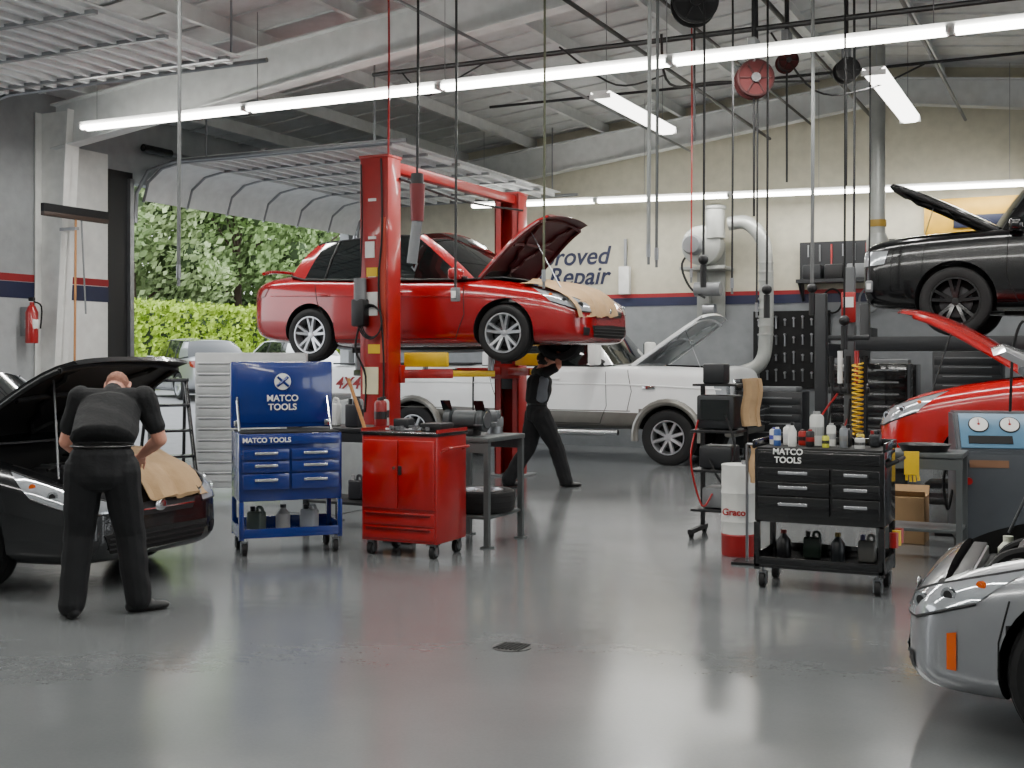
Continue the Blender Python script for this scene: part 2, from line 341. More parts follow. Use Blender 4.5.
# compact four-door saloon glasshouse: taller roof carried further back, narrow rear pillar
CGH=[((1.10,0,.96),(.26,0,1.53)),((1.06,.42,.96),(.24,.40,1.525)),((.90,.74,.93),(.16,.62,1.495)),((.80,.80,.92),(.08,.66,1.475)),((-.22,.83,.94),(-.20,.69,1.49)),((-.33,.83,.94),(-.31,.69,1.49)),((-1.42,.80,.98),(-1.18,.65,1.45)),((-1.66,.72,1.03),(-1.34,.60,1.43)),((-1.88,.42,1.07),(-1.46,.40,1.455)),((-1.94,0,1.08),(-1.48,0,1.46))]
GT=['g','g','p','g','k','g','p','g','g']
def greenhouse(parent,gh,types,paint,glass,bul=.02):
    b=B('greenhouse'); N=len(gh)
    def ringpts(side,i,t):
        a,c=gh[i]; p=V((a[0],a[1]*side,a[2])).lerp(V((c[0],c[1]*side,c[2])),t); bl=bul*4*t*(1-t)
        p.y+=side*bl*(1 if i>1 and i<N-2 else 0); p.x+=bl*(1.2 if i<=2 else (-1.2 if i>=N-3 else 0)); p.z+=bl*.6; return p
    T=[0,.25,.5,.75,1]
    for side in (1,-1):
        for i in range(N-1):
            mat={'g':glass,'p':paint,'k':BLK}[types[i]]
            b.grid([[ringpts(side,i,t),ringpts(side,i+1,t)] for t in T],mat)
    rows=[]
    for i in range(N):
        c=gh[i][1]; rows.append([V((c[0],c[1]*k/4,c[2]+.03*(1-(k/4)**2)*(c[1]/.62 if c[1] else 0)) ) for k in range(-4,5)])
    b.grid(rows,paint)
    b.done(parent=parent,ang=30,weld=True)
    b=B('window_trim')
    for side in (1,-1):
        ss=[i for i in range(2,N-2)]
        b.tube([ringpts(side,i,0)+V((0,side*.004,.012)) for i in ss],.011,BLK,seg=6)
        b.tube([ringpts(side,i,1)+V((0,side*.004,-.004)) for i in ss],.010,BLK,seg=6)
        # division bar near the back of the rear door glass
        q0=ringpts(side,5,0).lerp(ringpts(side,6,0),.72); q1=ringpts(side,5,1).lerp(ringpts(side,6,1),.78); b.tube([q0+V((0,side*.006,0)),(q0+q1)/2+V((0,side*.026,.01)),q1+V((0,side*.006,0))],.012,BLK,seg=6)
    b.tube([ringpts(s,i,0)+V((.01,0,.01)) for s,i in ((1,2),(1,1),(1,0),(-1,1),(-1,2))],.014,BLK,seg=6)
    b.done(parent=parent)
def vehicle(name,paint,loc,rz,st=SED,gh=SGH,gt=GT,ax=(1.3,-1.3),R=.32,arch=.365,yin=.56,tw=.21,rimr=.225,ns=5,rim=ALU,sq=0.,S=(1,1,1),
            hood=None,hooda=45,under=None,seams=True,bay=True,track=None,low=None,split=False,headl=True,extras=None,bed=None,door_x=(.78,-.28,-1.05),zl=.30,zh=.9,nf=1.,hoodL=1.,lz=1.,hoodlip=.05):
    sx,sy,sz=S
    def nx(x): return 1.3+(x-1.3)*nf if x>1.3 else x
    st=[(nx(a)*sx,w*sy,zb*sz,zs*sz,zt*sz) for a,w,zb,zs,zt in st]
    gh=[(V((a[0]*sx,a[1]*sy,a[2]*sz)),V((c[0]*sx,c[1]*sy,c[2]*sz))) for a,c in gh]
    ax=(ax[0]*sx,ax[1]*sx)
    if hood: hood=(hood[0]*sx,nx(hood[1])*sx,hood[2]*sy,hood[3])
    e=empty(name,loc,rz)
    body=loftbody(st,sq); bv0=bvh_of(body.data)
    W=max(s[1] for s in st)
    cut=B('cut')
    for a in ax:
        for sd in (1,-1): cut.cyl((a,sd*yin*sy,R+.015),(a,sd*1.5,R+.015),arch,DRK,seg=40)
    co=cut.done(weld=True)
    m=body.modifiers.new('b','BOOLEAN'); m.object=co; m.operation='DIFFERENCE'; m.solver='EXACT'
    tmp=[co]; boxes=[]
    if hood and bay:
        hx0,hx1,hw,bz=hood
        c2=B('cut2'); c2.box(((hx0+hx1)/2-.02,0,bz+1),(hx1-hx0-.1,hw*2-.08,2),DRK); o2=c2.done(weld=True); tmp.append(o2)
        m=body.modifiers.new('b2','BOOLEAN'); m.object=o2; m.operation='DIFFERENCE'; m.solver='EXACT'
        boxes.append((hx0+.03,hx1-.07,hw-.04,bz))
    if bed:
        bx0,bx1,bw,bz=bed
        c2=B('cut3'); c2.box(((bx0+bx1)/2,0,bz+1),(bx1-bx0,bw*2,2),DRK); o2=c2.done(weld=True); tmp.append(o2)
        m=body.modifiers.new('b3','BOOLEAN'); m.object=o2; m.operation='DIFFERENCE'; m.solver='EXACT'
        boxes.append((bx0,bx1,bw,bz))
    me=evalmesh(body); body.modifiers.clear()
    for t in tmp: bpy.data.objects.remove(t)
    me.materials.clear()
    for mm in (paint,DRK,low or paint): me.materials.append(mm)
    for p in me.polygons:
        c=p.center; i=0
        if low and c.z<zl: i=2
        for a in ax:
            if math.hypot(c.x-a,c.z-R-.015)<arch+.003 and abs(c.y)>yin*sy-.01: i=1
        for (x0,x1,hw_,bz) in boxes:
            if x0-.01<c.x<x1+.01 and abs(c.y)<hw_+.01 and c.z>bz-.01: i=1
        p.material_index=i; p.use_smooth=True
    me.set_sharp_from_angle(angle=rad(32))
    body.data=me; body.name='body'; body.parent=e
    def proj(p,d,off=.004):
        p=V(p);d=V(d).normalized(); h=bv0.ray_cast(p-d*3,d)
        if h[0] is None: return p
        return h[0]-d*off
    def patch(b,top,bot,d,mat,off=.004,n=10,mr=4):
        def rs(L):
            L=[V(q) for q in L]; o=[]
            for k in range(n+1):
                t=k/n*(len(L)-1); i=min(int(t),len(L)-2); o.append(L[i].lerp(L[i+1],t-i))
            return o
        T,Bo=rs(top),rs(bot)
        b.grid([[proj(T[k].lerp(Bo[k],j/mr),d,off) for k in range(n+1)] for j in range(mr+1)],mat)
    def line(b,pts,d,mat=DRK,r=.005,sub=8,off=.0):
        P=[]; L=[V(q) for q in pts]
        for i in range(len(L)-1):
            for k in range(sub): P.append(proj(L[i].lerp(L[i+1],k/sub),d,off))
        P.append(proj(L[-1],d,off)); b.tube(P,r,mat,seg=5)
    greenhouse(e,gh,gt,paint,GLS)
    ty=(W-tw/2-.015) if track is None else track
    for i,a in enumerate(ax):
        for sd in (1,-1):
            wheel('wheel',e,(a,sd*ty,R),R,tw,rimr,ns,rim,sd,split)
    b=B('underbody')
    zb=min(s[2] for s in st)
    b.box((0,0,zb-.0),(ax[0]-ax[1]-.9,.5*sy,.06),BLK,bev=.01)
    for a in ax: b.cyl((a,-ty+.06,R),(a,ty-.06,R),.035,BLK,seg=10); b.box((a,0,R-.02),(.3,.8*sy,.07),BLK,bev=.02)
    b.tube([(ax[0]-.3,.15,zb),(0,.2,zb-.04),(ax[1]-.2,.3,zb-.0),(st[0][0]+.1,.4,zb+.1)],.03,STL,smooth=4)
    b.done(parent=e)
    if seams:
        b=B('door_seams')
        for sd in (1,-1):
            d=(0,-sd,0); y=sd*2
            f,mid,r=[q*sx for q in door_x]
            zt=zh*sz; z0=(zb+.06)
            line(b,[(f,y,zt),(f+.02,y,z0+.3),(f-.1,y,z0+.03)],d); line(b,[(mid,y,zt+.01),(mid-.02,y,z0+.03)],d)
            line(b,[(r-.05,y,zt+.02),(r+.0,y,zt-.2),(r+.16,y,z0+.2),(r+.2,y,z0+.03)],d); line(b,[(f-.1,y,z0+.03),(r+.2,y,z0+.03)],d)
            for hx in (mid+.2,r+.1):
                p=proj((hx,y,zt-.11),d,.02); b.box(p,(.17,.03,.03),paint,bev=.012)
            if headl:
                b.box((gh[3][0].x-.06,sd*(W+.04),gh[3][0].z+.07),(.13,.2,.13),paint,bev=.04,seg=3); b.box((gh[3][0].x-.02,sd*(W-.07),gh[3][0].z+.03),(.06,.14,.04),BLK,bev=.01)
        b.done(parent=e)
    if hood:
        hx0,hx1,hw,bz=hood
        n=10; zh0=bv0.ray_cast(V((hx0,0,5)),V((0,0,-1)))[0].z
        rows=[]
        for i in range(n+1):
            t=i/n; r=[]
            for k in range(-6,7):
                q=k/6; wv=hw*(1-.18*t*t)
                x=hx0+(hx1-hx0)*(t-(.05*q*q*t)); y=wv*q
                h=bv0.ray_cast(V((x,y,5)),V((0,0,-1)))
                z=(h[0].z if h[0] else zh0-.2)+.006
                r.append(V(((x-hx0)*hoodL,y,z-zh0)))
            rows.append(r)
        if hooda:
            rows.append([V((q.x+.015,q.y,q.z-hoodlip)) for q in rows[-1]])
        a=rad(hooda); ca,sa=math.cos(a),math.sin(a)
        def R_(q): return V((hx0+q.x*ca-q.z*sa,q.y,zh0+.01+q.x*sa+q.z*ca))
        b=B('hood_panel'); b.grid([[R_(q) for q in r] for r in rows],paint)
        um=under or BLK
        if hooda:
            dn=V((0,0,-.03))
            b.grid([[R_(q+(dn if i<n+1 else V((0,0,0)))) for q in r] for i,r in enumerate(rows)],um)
            for k in (0,12): b.grid([[R_(r[k]) for r in rows[:n+1]],[R_(r[k]+dn) for r in rows[:n+1]]],paint)
            b.grid([[R_(q) for q in rows[0]],[R_(q+dn) for q in rows[0]]],paint)
            u=[[R_(q+V((0,0,-.045))) for q in r] for r in rows]
            for pth in ([u[0][k] for k in range(0,13)],[u[n-1][k] for k in range(0,13)],[u[i][0] for i in range(n)],[u[i][12] for i in range(n)],
                        [u[i][min(12,6+i//2)] for i in range(1,n)],[u[i][6-i//2] for i in range(1,n)],[u[n//2][k] for k in range(1,12)]):
                b.tube(pth,.022,um,seg=6)
            b.cyl((hx0-.02,-hw*.8,zh0-.01),(hx0+.08,-hw*.8,zh0+.03),.02,BLK)
            b.tube([(hx1-.25,-hw+.06,bz+.28),R_(rows[n-3][2]+V((0,0,-.04)))],.007,STL,seg=6)
        b.done(parent=e)
        if hooda and bay:
            b=B('engine'); L=hx1-hx0; cx=(hx0+hx1)/2
            EM=M('engine_cover',(34,34,36),.35)
            b.box((cx,0,bz+.1),(L*.75,hw*1.7,.16),BLK,bev=.03)
            b.box((cx+.02,-.02,bz+.24),(L*.42,hw*.8,.13),EM,bev=.04,seg=3)
            for k in range(-2,3): b.box((cx+.02,-.02+k*hw*.13,bz+.31),(L*.36,.03,.03),STL,bev=.008)
            b.box((hx0+L*.25,hw*.62,bz+.25),(.2,.18,.2),BLK,bev=.01); b.box((hx0+L*.25,hw*.62,bz+.36),(.19,.17,.02),M('battery_top',(60,62,66),.5),bev=.004)
            for yy in (-.05,.05): b.cyl((hx0+L*.25,hw*.62+yy,bz+.36),(hx0+L*.25,hw*.62+yy,bz+.4),.014,RED if yy>0 else STL)
            b.lathe([(.06,0),(.065,.14),(.03,.17),(.03,.2),(.001,.2)],(hx0+L*.3,-hw*.7,bz+.13),(0,0,1),WHT,16)
            b.lathe([(.05,0),(.05,.1),(.025,.13),(.025,.16),(.001,.16)],(hx1-L*.22,-hw*.72,bz+.12),(0,0,1),M('fluid_tank',(205,208,190),.4),16)
            b.cyl((hx1-L*.3,hw*.3,bz+.2),(hx1-L*.3,hw*.78,bz+.24),.08,BLK)
            b.tube([(hx1-.2,.3,bz+.15),(hx1-.28,.25,bz+.28),(cx+.1,.2,bz+.32),(cx,.12,bz+.28)],.028,RUB,smooth=5)
            b.tube([(hx1-.2,-.3,bz+.1),(hx1-.26,-.3,bz+.24),(cx+.15,-.28,bz+.3),(cx+.05,-.2,bz+.26)],.022,RUB,smooth=5)
            b.tube([(hx0+.1,hw*.5,bz+.34),(cx-.1,.1,bz+.36),(cx,-hw*.5,bz+.3)],.012,RUB,smooth=5)
            b.box((hx1-.14,0,bz+.12),(.05,hw*1.4,.22),ALU,bev=.005); b.box((hx1-.12,0,bz+.22),(.07,hw*1.6,.03),BLK,bev=.008)
            for yy in (-hw*.85,hw*.85): b.lathe([(.07,0),(.07,.03),(.03,.05),(.02,.07),(.001,.07)],(hx0+L*.42,yy,bz+.27),(0,0,1),STL,16)
            b.done(parent=e)
    if headl:
        b=B('lamps_and_grille')
        zz=sz*lz; N=lambda x: nx(x)*sx
        for sd in (1,-1):
            d=(-.55,-sd*.83,0)
            top=[(N(2.21),sd*.44*sy,.62*zz),(N(2.10),sd*.66*sy,.70*zz),(N(1.66),sd*.83*sy,.83*zz)]
            bot=[(N(2.22),sd*.44*sy,.54*zz),(N(2.16),sd*.66*sy,.55*zz),(N(1.86),sd*.81*sy,.66*zz)]
            if lz>1.05:
                top=[(N(2.24),sd*.5*sy,.73*zz),(N(2.2),sd*.75*sy,.74*zz),(N(1.98),sd*.9*sy,.74*zz)]; bot=[(N(2.24),sd*.5*sy,.60*zz),(N(2.2),sd*.75*sy,.60*zz),(N(2.02),sd*.9*sy,.62*zz)]
            patch(b,top,bot,d,LGT,.008)
            line(b,top,d,BLK,.007,6,.006); line(b,bot,d,BLK,.007,6,.006)
            if lz<1.05:
              for q,rr_,mm in (((N(2.12),sd*.62*sy,.625*zz),.036,CHR),((N(2.0),sd*.75*sy,.675*zz),.036,CHR),((N(1.86),sd*.8*sy,.735*zz),.022,AMB)):
                p=proj(q,d,.006); dd=V(d).normalized(); b.cyl(p+dd*.01,p-dd*.004,rr_,mm,seg=18); b.cyl(p-dd*.004,p-dd*.006,rr_*.6,BLK if mm is CHR else AMB,seg=14)
            dr=(.5,-sd*.86,0)
            patch(b,[(-2.24*sx,sd*.5*sy,.93*zz),(-2.14*sx,sd*.76*sy,.94*zz),(-1.95*sx,sd*.84*sy,.92*zz)],[(-2.25*sx,sd*.5*sy,.8*zz),(-2.16*sx,sd*.76*sy,.76*zz),(-2.02*sx,sd*.83*sy,.8*zz)],dr,RDL,.008)
            patch(b,[(3,sd*.56*sy,.37*zz),(3,sd*.66*sy,.38*zz)],[(3,sd*.57*sy,.29*zz),(3,sd*.65*sy,.29*zz)],(-1,0,0),BLK,.006)
        d=(-1,0,0)
        patch(b,[(3,-.38*sy,.575*zz),(3,0,.60*zz),(3,.38*sy,.575*zz)],[(3,-.34*sy,.50*zz),(3,0,.50*zz),(3,.34*sy,.50*zz)],d,BLK,.008)
        patch(b,[(3,-.52*sy,.40*zz),(3,0,.41*zz),(3,.52*sy,.40*zz)],[(3,-.46*sy,.27*zz),(3,0,.26*zz),(3,.46*sy,.27*zz)],d,DRK,.006)
        for q in (.3,.335,.37): line(b,[(3,-.48*sy,q*zz),(3,.48*sy,q*zz)],d,BLK,.006,10,.008)
        line(b,[(3,-.36*sy,.54*zz),(3,.36*sy,.54*zz)],d,CHR,.008,10,.01)
        p=proj((3,0,.56*zz),d,.02); b.sph(p,(.012,.06,.045),CHR,14)
        d=(1,0,0); p=proj((-3,0,.7*zz),d,.012); b.box(p,(.012,.3,.15),WHT,bev=.004)
        b.done(parent=e)
    if extras: extras(e,dict(proj=proj,patch=patch,line=line,st=st,W=W,bv=bv0,nx=nx))
    return e
HOODS=(.86,2.17,.68,.50)
PRED=M('car_paint_red',(150,6,14),.25,.1,1.,var=.03); PDK=M('car_paint_charcoal',(30,31,33),.25,.4,1.,var=.03); PSIL=M('car_paint_silver',(160,162,166),.3,.6,1.,var=.03)
PBLK=M('car_paint_black',(7,7,9),.2,.1,.8,var=.03); PWHT=M('car_paint_white',(236,238,238),.3,0,.8,var=.02); PRED2=M('car_paint_bright_red',(185,12,14),.22,0,1.,var=.03)
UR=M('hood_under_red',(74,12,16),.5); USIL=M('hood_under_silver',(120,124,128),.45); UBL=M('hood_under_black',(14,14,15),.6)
def nose_cloth(e,y0,y1,xs=1.50,drop=.50):
    b=B('fender_cover'); rows=[]
    for i in range(17):
        y=y0+(y1-y0)*i/16; wv=.010*math.sin(y*23)+.006*math.sin(y*51+1); r=[]
        prof=((xs,.93),(xs+.2,.915),(1.92,.868),(2.05,.82),(2.15,.76),(2.215,.695),(2.26,.62),(2.275,.56),(2.285,drop+.03*math.sin(y*7)))
        for j,(x,z) in enumerate(prof):
            if z<drop: z=drop
            xx=x-.30*max(0,abs(y)-.32)**1.15*(1 if x>1.8 else .3); r.append(V((xx+wv*(x>2.1)*1.6,y+.012*math.sin(x*19),z-.22*max(0,abs(y)-.35)**1.5+wv+.006*math.sin(x*37+y*9))))
        rows.append(r)
    b.grid(rows,TAN,thick=.006); b.done(parent=e)
def corolla_ex(e,h):
    b=B('spoiler'); b.tube([(-2.12,-.68,1.09),(-2.17,-.4,1.13),(-2.19,0,1.14),(-2.17,.4,1.13),(-2.12,.68,1.09)],.022,PRED,smooth=4)
    for sd in (1,-1): h['line'](b,[(1.6,sd*2,.70),(.5,sd*2,.74),(-.6,sd*2,.77),(-1.9,sd*2,.80)],(0,-sd,0),PRED,.006)
    b.done(parent=e)
    nose_cloth(e,-.76,.14,1.50,.50)
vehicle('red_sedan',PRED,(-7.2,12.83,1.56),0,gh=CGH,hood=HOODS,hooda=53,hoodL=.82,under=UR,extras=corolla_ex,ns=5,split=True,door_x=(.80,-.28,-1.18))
def left_ex(e,h):
    nose_cloth(e,-.12,.55,1.55,.60)
    b=B('hood_decals')
    a=rad(40)
    for i,(yy,m) in enumerate(((-.3,YEL),(-.02,WHT),(.2,YEL),(.42,WHT))):
        x=.86+.95*math.cos(a)+.055; z=1.0+.95*math.sin(a)-.10
        b.box((x,yy,z),(.1,.08,.006),m,rot=(0,-a,0))
    b.done(parent=e)
vehicle('charcoal_sedan',PDK,(-8.22,6.6,0),0,hood=HOODS,hooda=40,under=UBL,extras=left_ex)
def z_ex(e,h):
    b=B('side_marker')
    for sd in (1,-1):
        d=(0,-sd,0); x=h['nx'](1.98)
        h['patch'](b,[(x+.02,sd*2,.46),(x-.02,sd*2,.47)],[(x+.02,sd*2,.31),(x-.02,sd*2,.31)],d,AMB,.008)
        h['line'](b,[(1.62,sd*2,.62),(1.66,sd*2,.45),(1.66,sd*2,.3)],d,DRK,.004)
    b.done(parent=e)
vehicle('silver_coupe',PSIL,(1.32,6.07,0),pi,S=(1.0,1.02,.9),hood=(.80,2.12,.66,.42),hooda=52,under=USIL,extras=z_ex,R=.325,arch=.365,rimr=.24,ns=6,door_x=(.78,-.5,-.52),nf=.80)
vehicle('red_hatchback',PRED2,(.42,12.3,0.34),pi,S=(1,1,1.16),hood=(.86*1.,2.17,.68,.55),hooda=40,under=PRED2)
SST=[(-2.34,.78,.50,1.0,1.03),(-2.32,.84,.42,1.06,1.10),(-2.24,.89,.36,1.09,1.13),(-2.0,.92,.30,1.10,1.14),(-1.3,.94,.27,1.10,1.14),(0,.94,.25,1.06,1.10),(.8,.94,.25,1.05,1.11),(1.3,.935,.26,1.03,1.10),(1.8,.925,.27,1.0,1.07),(2.08,.90,.29,.97,1.03),(2.2,.87,.31,.93,.98),(2.24,.84,.36,.88,.92),(2.25,.80,.42,.82,.85)]
SUG=[((1.0,0,1.06),(.50,0,1.69)),((.98,.5,1.06),(.48,.46,1.685)),((.86,.80,1.04),(.40,.66,1.66)),((.76,.86,1.03),(.32,.70,1.65)),((-.24,.88,1.05),(-.22,.73,1.665)),((-.32,.88,1.05),(-.30,.73,1.665)),((-1.20,.87,1.08),(-1.14,.71,1.64)),((-2.02,.82,1.10),(-1.86,.68,1.61)),((-2.2,.5,1.12),(-2.0,.46,1.62)),((-2.22,0,1.12),(-2.02,0,1.63))]
vehicle('black_suv',PBLK,(.0,14.6,1.84),pi,st=SST,gh=SUG,S=(1.02,1.02,1.06),R=.37,arch=.42,rimr=.26,hood=(.86,2.15,.74,.60),hooda=30,hoodlip=.04,under=UBL,rim=BLKE,split=True,lz=1.2,sq=.8,zh=1.02)
vehicle('silver_sedan',PSIL,(-20.6,24.0,.6),rad(150)); vehicle('white_sedan',PWHT,(-20.4,27.6,.6),rad(160))
TST=[(-3.86,.97,.66,1.30,1.32),(-3.84,.985,.62,1.36,1.38),(-3.78,1.0,.60,1.38,1.40),(-2.2,1.01,.56,1.38,1.40),(-1.0,1.01,.50,1.38,1.40),(0,1.01,.48,1.38,1.40),(1.3,1.01,.48,1.35,1.42),(1.7,1.0,.48,1.33,1.43),(2.3,1.0,.48,1.31,1.42),(2.8,.99,.50,1.29,1.40),(2.98,.985,.50,1.28,1.38),(3.04,.98,.52,1.26,1.36),(3.06,.97,.56,1.2,1.28),(3.065,.95,.6,1.16,1.2)]
TGH=[((1.42,0,1.40),(.82,0,2.03)),((1.40,.5,1.40),(.80,.45,2.025)),((1.26,.84,1.38),(.74,.72,1.995)),((1.16,.90,1.37),(.66,.76,1.98)),((.22,.92,1.37),(.20,.78,1.99)),((.10,.92,1.37),(.10,.78,1.99)),((-.74,.92,1.37),(-.70,.78,1.985)),((-.95,.90,1.37),(-.92,.76,1.97)),((-.98,.5,1.38),(-.96,.45,1.99)),((-.98,0,1.38),(-.96,0,1.995))]
LOWT=M('truck_lower_tan',(118,116,110),.35,.4,.6)
def truck_ex(e,h):
    b=B('truck_trim')
    for a in (2.185,-2.185):
        for sd in (1,-1):
            pts=[]
            for k in range(15):
                t=-.15+(pi+.3)*k/14
                pts.append((a+.515*math.cos(t),sd*1.0,.43+.515*math.sin(t)))
            b.tube(pts,.055,LOWT,seg=8)
    for sd in (1,-1):
        b.tube([(1.4,sd*.98,.47),(-.9,sd*.98,.47)],.045,CHR)
        h['line'](b,[(-1.06,sd*2,1.44),(-1.06,sd*2,.6)],(0,-sd,0),DRK,.016)
        h['line'](b,[(1.6,sd*2,.80),(-3.7,sd*2,.80)],(0,-sd,0),LOWT,.008)
        h['line'](b,[(3.0,sd*2,1.14),(1.5,sd*2,1.2),(-3.7,sd*2,1.22)],(0,-sd,0),PWHT,.014)
        h['line'](b,[(1.55,sd*2,1.42),(1.62,sd*2,1.1),(1.55,sd*2,.8)],(0,-sd,0),DRK,.006)
        b.box((1.13,sd*1.26,1.68),(.14,.26,.38),WHT,bev=.04); b.tube([(1.15,sd*.93,1.54),(1.15,sd*1.14,1.58)],.025,BLK); b.box((1.055,sd*1.26,1.68),(.01,.22,.33),GLS)
        h['patch'](b,[(2.98,sd*.70,1.2),(2.86,sd*.97,1.22)],[(3.04,sd*.70,.92),(2.94,sd*.97,.92)],(-.8,-sd*.6,0),LGT,.012)
        b.box((2.75,sd*.995,1.08),(.03,.02,.2),AMB,bev=.005); b.box((1.9,sd*1.012,1.16),(.2,.02,.05),CHR,bev=.005)
        b.box((3.0,sd*.86,.70),(.3,.26,.3),CHR,bev=.06)
        b.box((-2.42,sd*.93,1.505),(2.68,.12,.03),BLK,bev=.01)
    b.box((3.14,0,.70),(.22,1.98,.32),CHR,bev=.05); b.box((3.10,0,.50),(.16,1.8,.12),LOWT,bev=.03); b.box((-3.92,0,.7),(.16,1.9,.2),CHR,bev=.03)
    b.box((3.09,0,1.08),(.06,1.3,.42),CHR,bev=.02)
    for k in range(3): b.box((3.13,0,.96+.11*k),(.03,1.15,.055),DRK)
    b.done(parent=e)
    text('side_lettering','4X4',.28,STR,(-3.45,-1.03,1.17),(pi/2,0,0),e,shear=.3,bold=.005)
vehicle('white_pickup_truck',PWHT,(-7.86,18.03,0),0,st=TST,gh=TGH,ax=(2.185,-2.185),R=.415,arch=.49,yin=.62,tw=.27,rimr=.26,ns=8,sq=1.,S=(1,1,1.07),
  hood=(1.52,2.98,.80,.9),hooda=36,hoodL=.92,under=M('hood_under_white',(225,228,230),.5),low=LOWT,zl=.80,headl=False,extras=truck_ex,bed=(-3.7,-1.12,.86,.95),door_x=(1.2,.17,-.74),zh=1.30)
# ------------------------------------------------------------------ room shell
def floor_mat():
    m=bpy.data.materials.new('epoxy_floor'); m.use_nodes=True; nt=m.node_tree; b=nt.nodes['Principled BSDF']
    tc=nt.nodes.new('ShaderNodeTexCoord')
    n=nt.nodes.new('ShaderNodeTexNoise'); n.inputs['Scale'].default_value=.7; n.inputs['Detail'].default_value=4
    n3=nt.nodes.new('ShaderNodeTexNoise'); n3.inputs['Scale'].default_value=60; n3.inputs['Detail'].default_value=3
    nt.links.new(tc.outputs['Object'],n.inputs['Vector']); nt.links.new(tc.outputs['Object'],n3.inputs['Vector'])
    r=nt.nodes.new('ShaderNodeValToRGB'); r.color_ramp.elements[0].position=.25; r.color_ramp.elements[1].position=.75
    r.color_ramp.elements[0].color=lin((104,107,108))+(1,); r.color_ramp.elements[1].color=lin((118,121,122))+(1,)
    mx=nt.nodes.new('ShaderNodeMixRGB'); mx.blend_type='MULTIPLY'; mx.inputs[0].default_value=.15
    nt.links.new(n.outputs['Fac'],r.inputs['Fac']); nt.links.new(r.outputs['Color'],mx.inputs[1]); nt.links.new(n3.outputs['Fac'],mx.inputs[2])
    nt.links.new(mx.outputs[0],b.inputs['Base Color'])
    rr=nt.nodes.new('ShaderNodeMapRange'); rr.inputs[3].default_value=.11; rr.inputs[4].default_value=.23
    nt.links.new(n.outputs['Fac'],rr.inputs[0]); nt.links.new(rr.outputs[0],b.inputs['Roughness'])
    bp=nt.nodes.new('ShaderNodeBump'); bp.inputs['Strength'].default_value=.14; bp.inputs['Distance'].default_value=.01
    n4=nt.nodes.new('ShaderNodeTexNoise'); n4.inputs['Scale'].default_value=6; nt.links.new(tc.outputs['Object'],n4.inputs['Vector'])
    nt.links.new(n4.outputs['Fac'],bp.inputs['Height']); nt.links.new(bp.outputs['Normal'],b.inputs['Normal'])
    b.inputs['Specular IOR Level'].default_value=1.
    return m
b=B('floor'); b.box(((XL+XR)/2,(YB+YN)/2,-.05),(XR-XL+.4,YB-YN+.4,.1),floor_mat()); b.done()
b=B('floor_drain'); dl=cam_to_room(0,6.64,0)
DRN=M('drain_iron',(60,60,60),.5,.5)
b.lathe([(.11,0),(.11,.004),(.095,.006),(.09,.003)],dl,(0,0,1),DRN)
for i in range(-3,4): b.box((dl.x+i*.024,dl.y,.006),(.012,.15,.004),DRK)
b.done()
WG=M('wall_grey',(160,163,164),.75,bump=.1); WB=M('wall_beige',(186,182,164),.8,bump=.1); WLOW=M('wall_lower_grey',(128,131,134),.7)
def wall_open(name,X,th,opens,zt,mat):
    b=B(name); y=YN
    for (a,c,h) in opens:
        b.box((X,(y+a)/2,zt/2),(th,a-y,zt),mat); b.box((X,(a+c)/2,(h+zt)/2),(th,c-a,zt-h),mat)
        y=c
    b.box((X,(y+YB)/2,zt/2),(th,YB-y,zt),mat); return b
b=wall_open('wall_left',XL-.1,.2,[(4.6,10.9,4.27),(13.9,19.9,4.27)],ZE+.1,WG)
b.box((XL+.003,12.4,2.70),(.012,2.98,.10),STR); b.box((XL+.003,12.4,2.53),(.012,2.98,.22),NAVY)
b.done()
b=wall_open('wall_right',XR+.1,.2,[(2.5,9.,4.27),(11.5,17.5,4.27)],ZE+.1,WG); b.done()
b=B('wall_front'); b.box(((XL+XR)/2,YN-.1,3.2),(XR-XL+.4,.2,6.6),WG); b.done()
b=B('wall_back')
b.box(((XL+XR)/2,YB+.1,3.2),(XR-XL+.4,.2,6.6),WB)
b.box(((XL+XR)/2,YB-.01,1.28),(XR-XL,.03,2.56),WLOW)
b.box(((XL+XR)/2,YB-.02,2.72),(XR-XL,.04,.07),STR); b.box(((XL+XR)/2,YB-.02,2.61),(XR-XL,.04,.15),NAVY)
b.done()
DECK=M('roof_deck',(200,202,202),.6,.0,bump=.15,bscale=5); BEAM=M('beam_paint',(205,207,206),.5,bump=.05)
b=B('ceiling')
for sx in (XL-.2,XR+.2):
    p=[(sx,YN-.2,zr(sx)),(RX,YN-.2,ZR),(RX,YB+.2,ZR),(sx,YB+.2,zr(sx))]
    b.hexa([V(q) for q in p]+[V(q)+V((0,0,.12)) for q in p],DECK)
for y in np.arange(YN+.3,YB,.62):
    for sx in (-1,1):
        x1=XL if sx<0 else XR
        b.tube([(x1,y,zr(x1)-.01),(RX,y,ZR-.01)],.022,DECK,seg=4)
b.done()
b=B('ceiling_purlins')
x=XL+.9
while x<XR:
    z=zr(x)
    b.box((x,(YN+YB)/2,z-.12),(.02,YB-YN,.2),BEAM); b.box((x+.03,(YN+YB)/2,z-.215),(.07,YB-YN,.015),BEAM)
    x+=1.45
b.done()
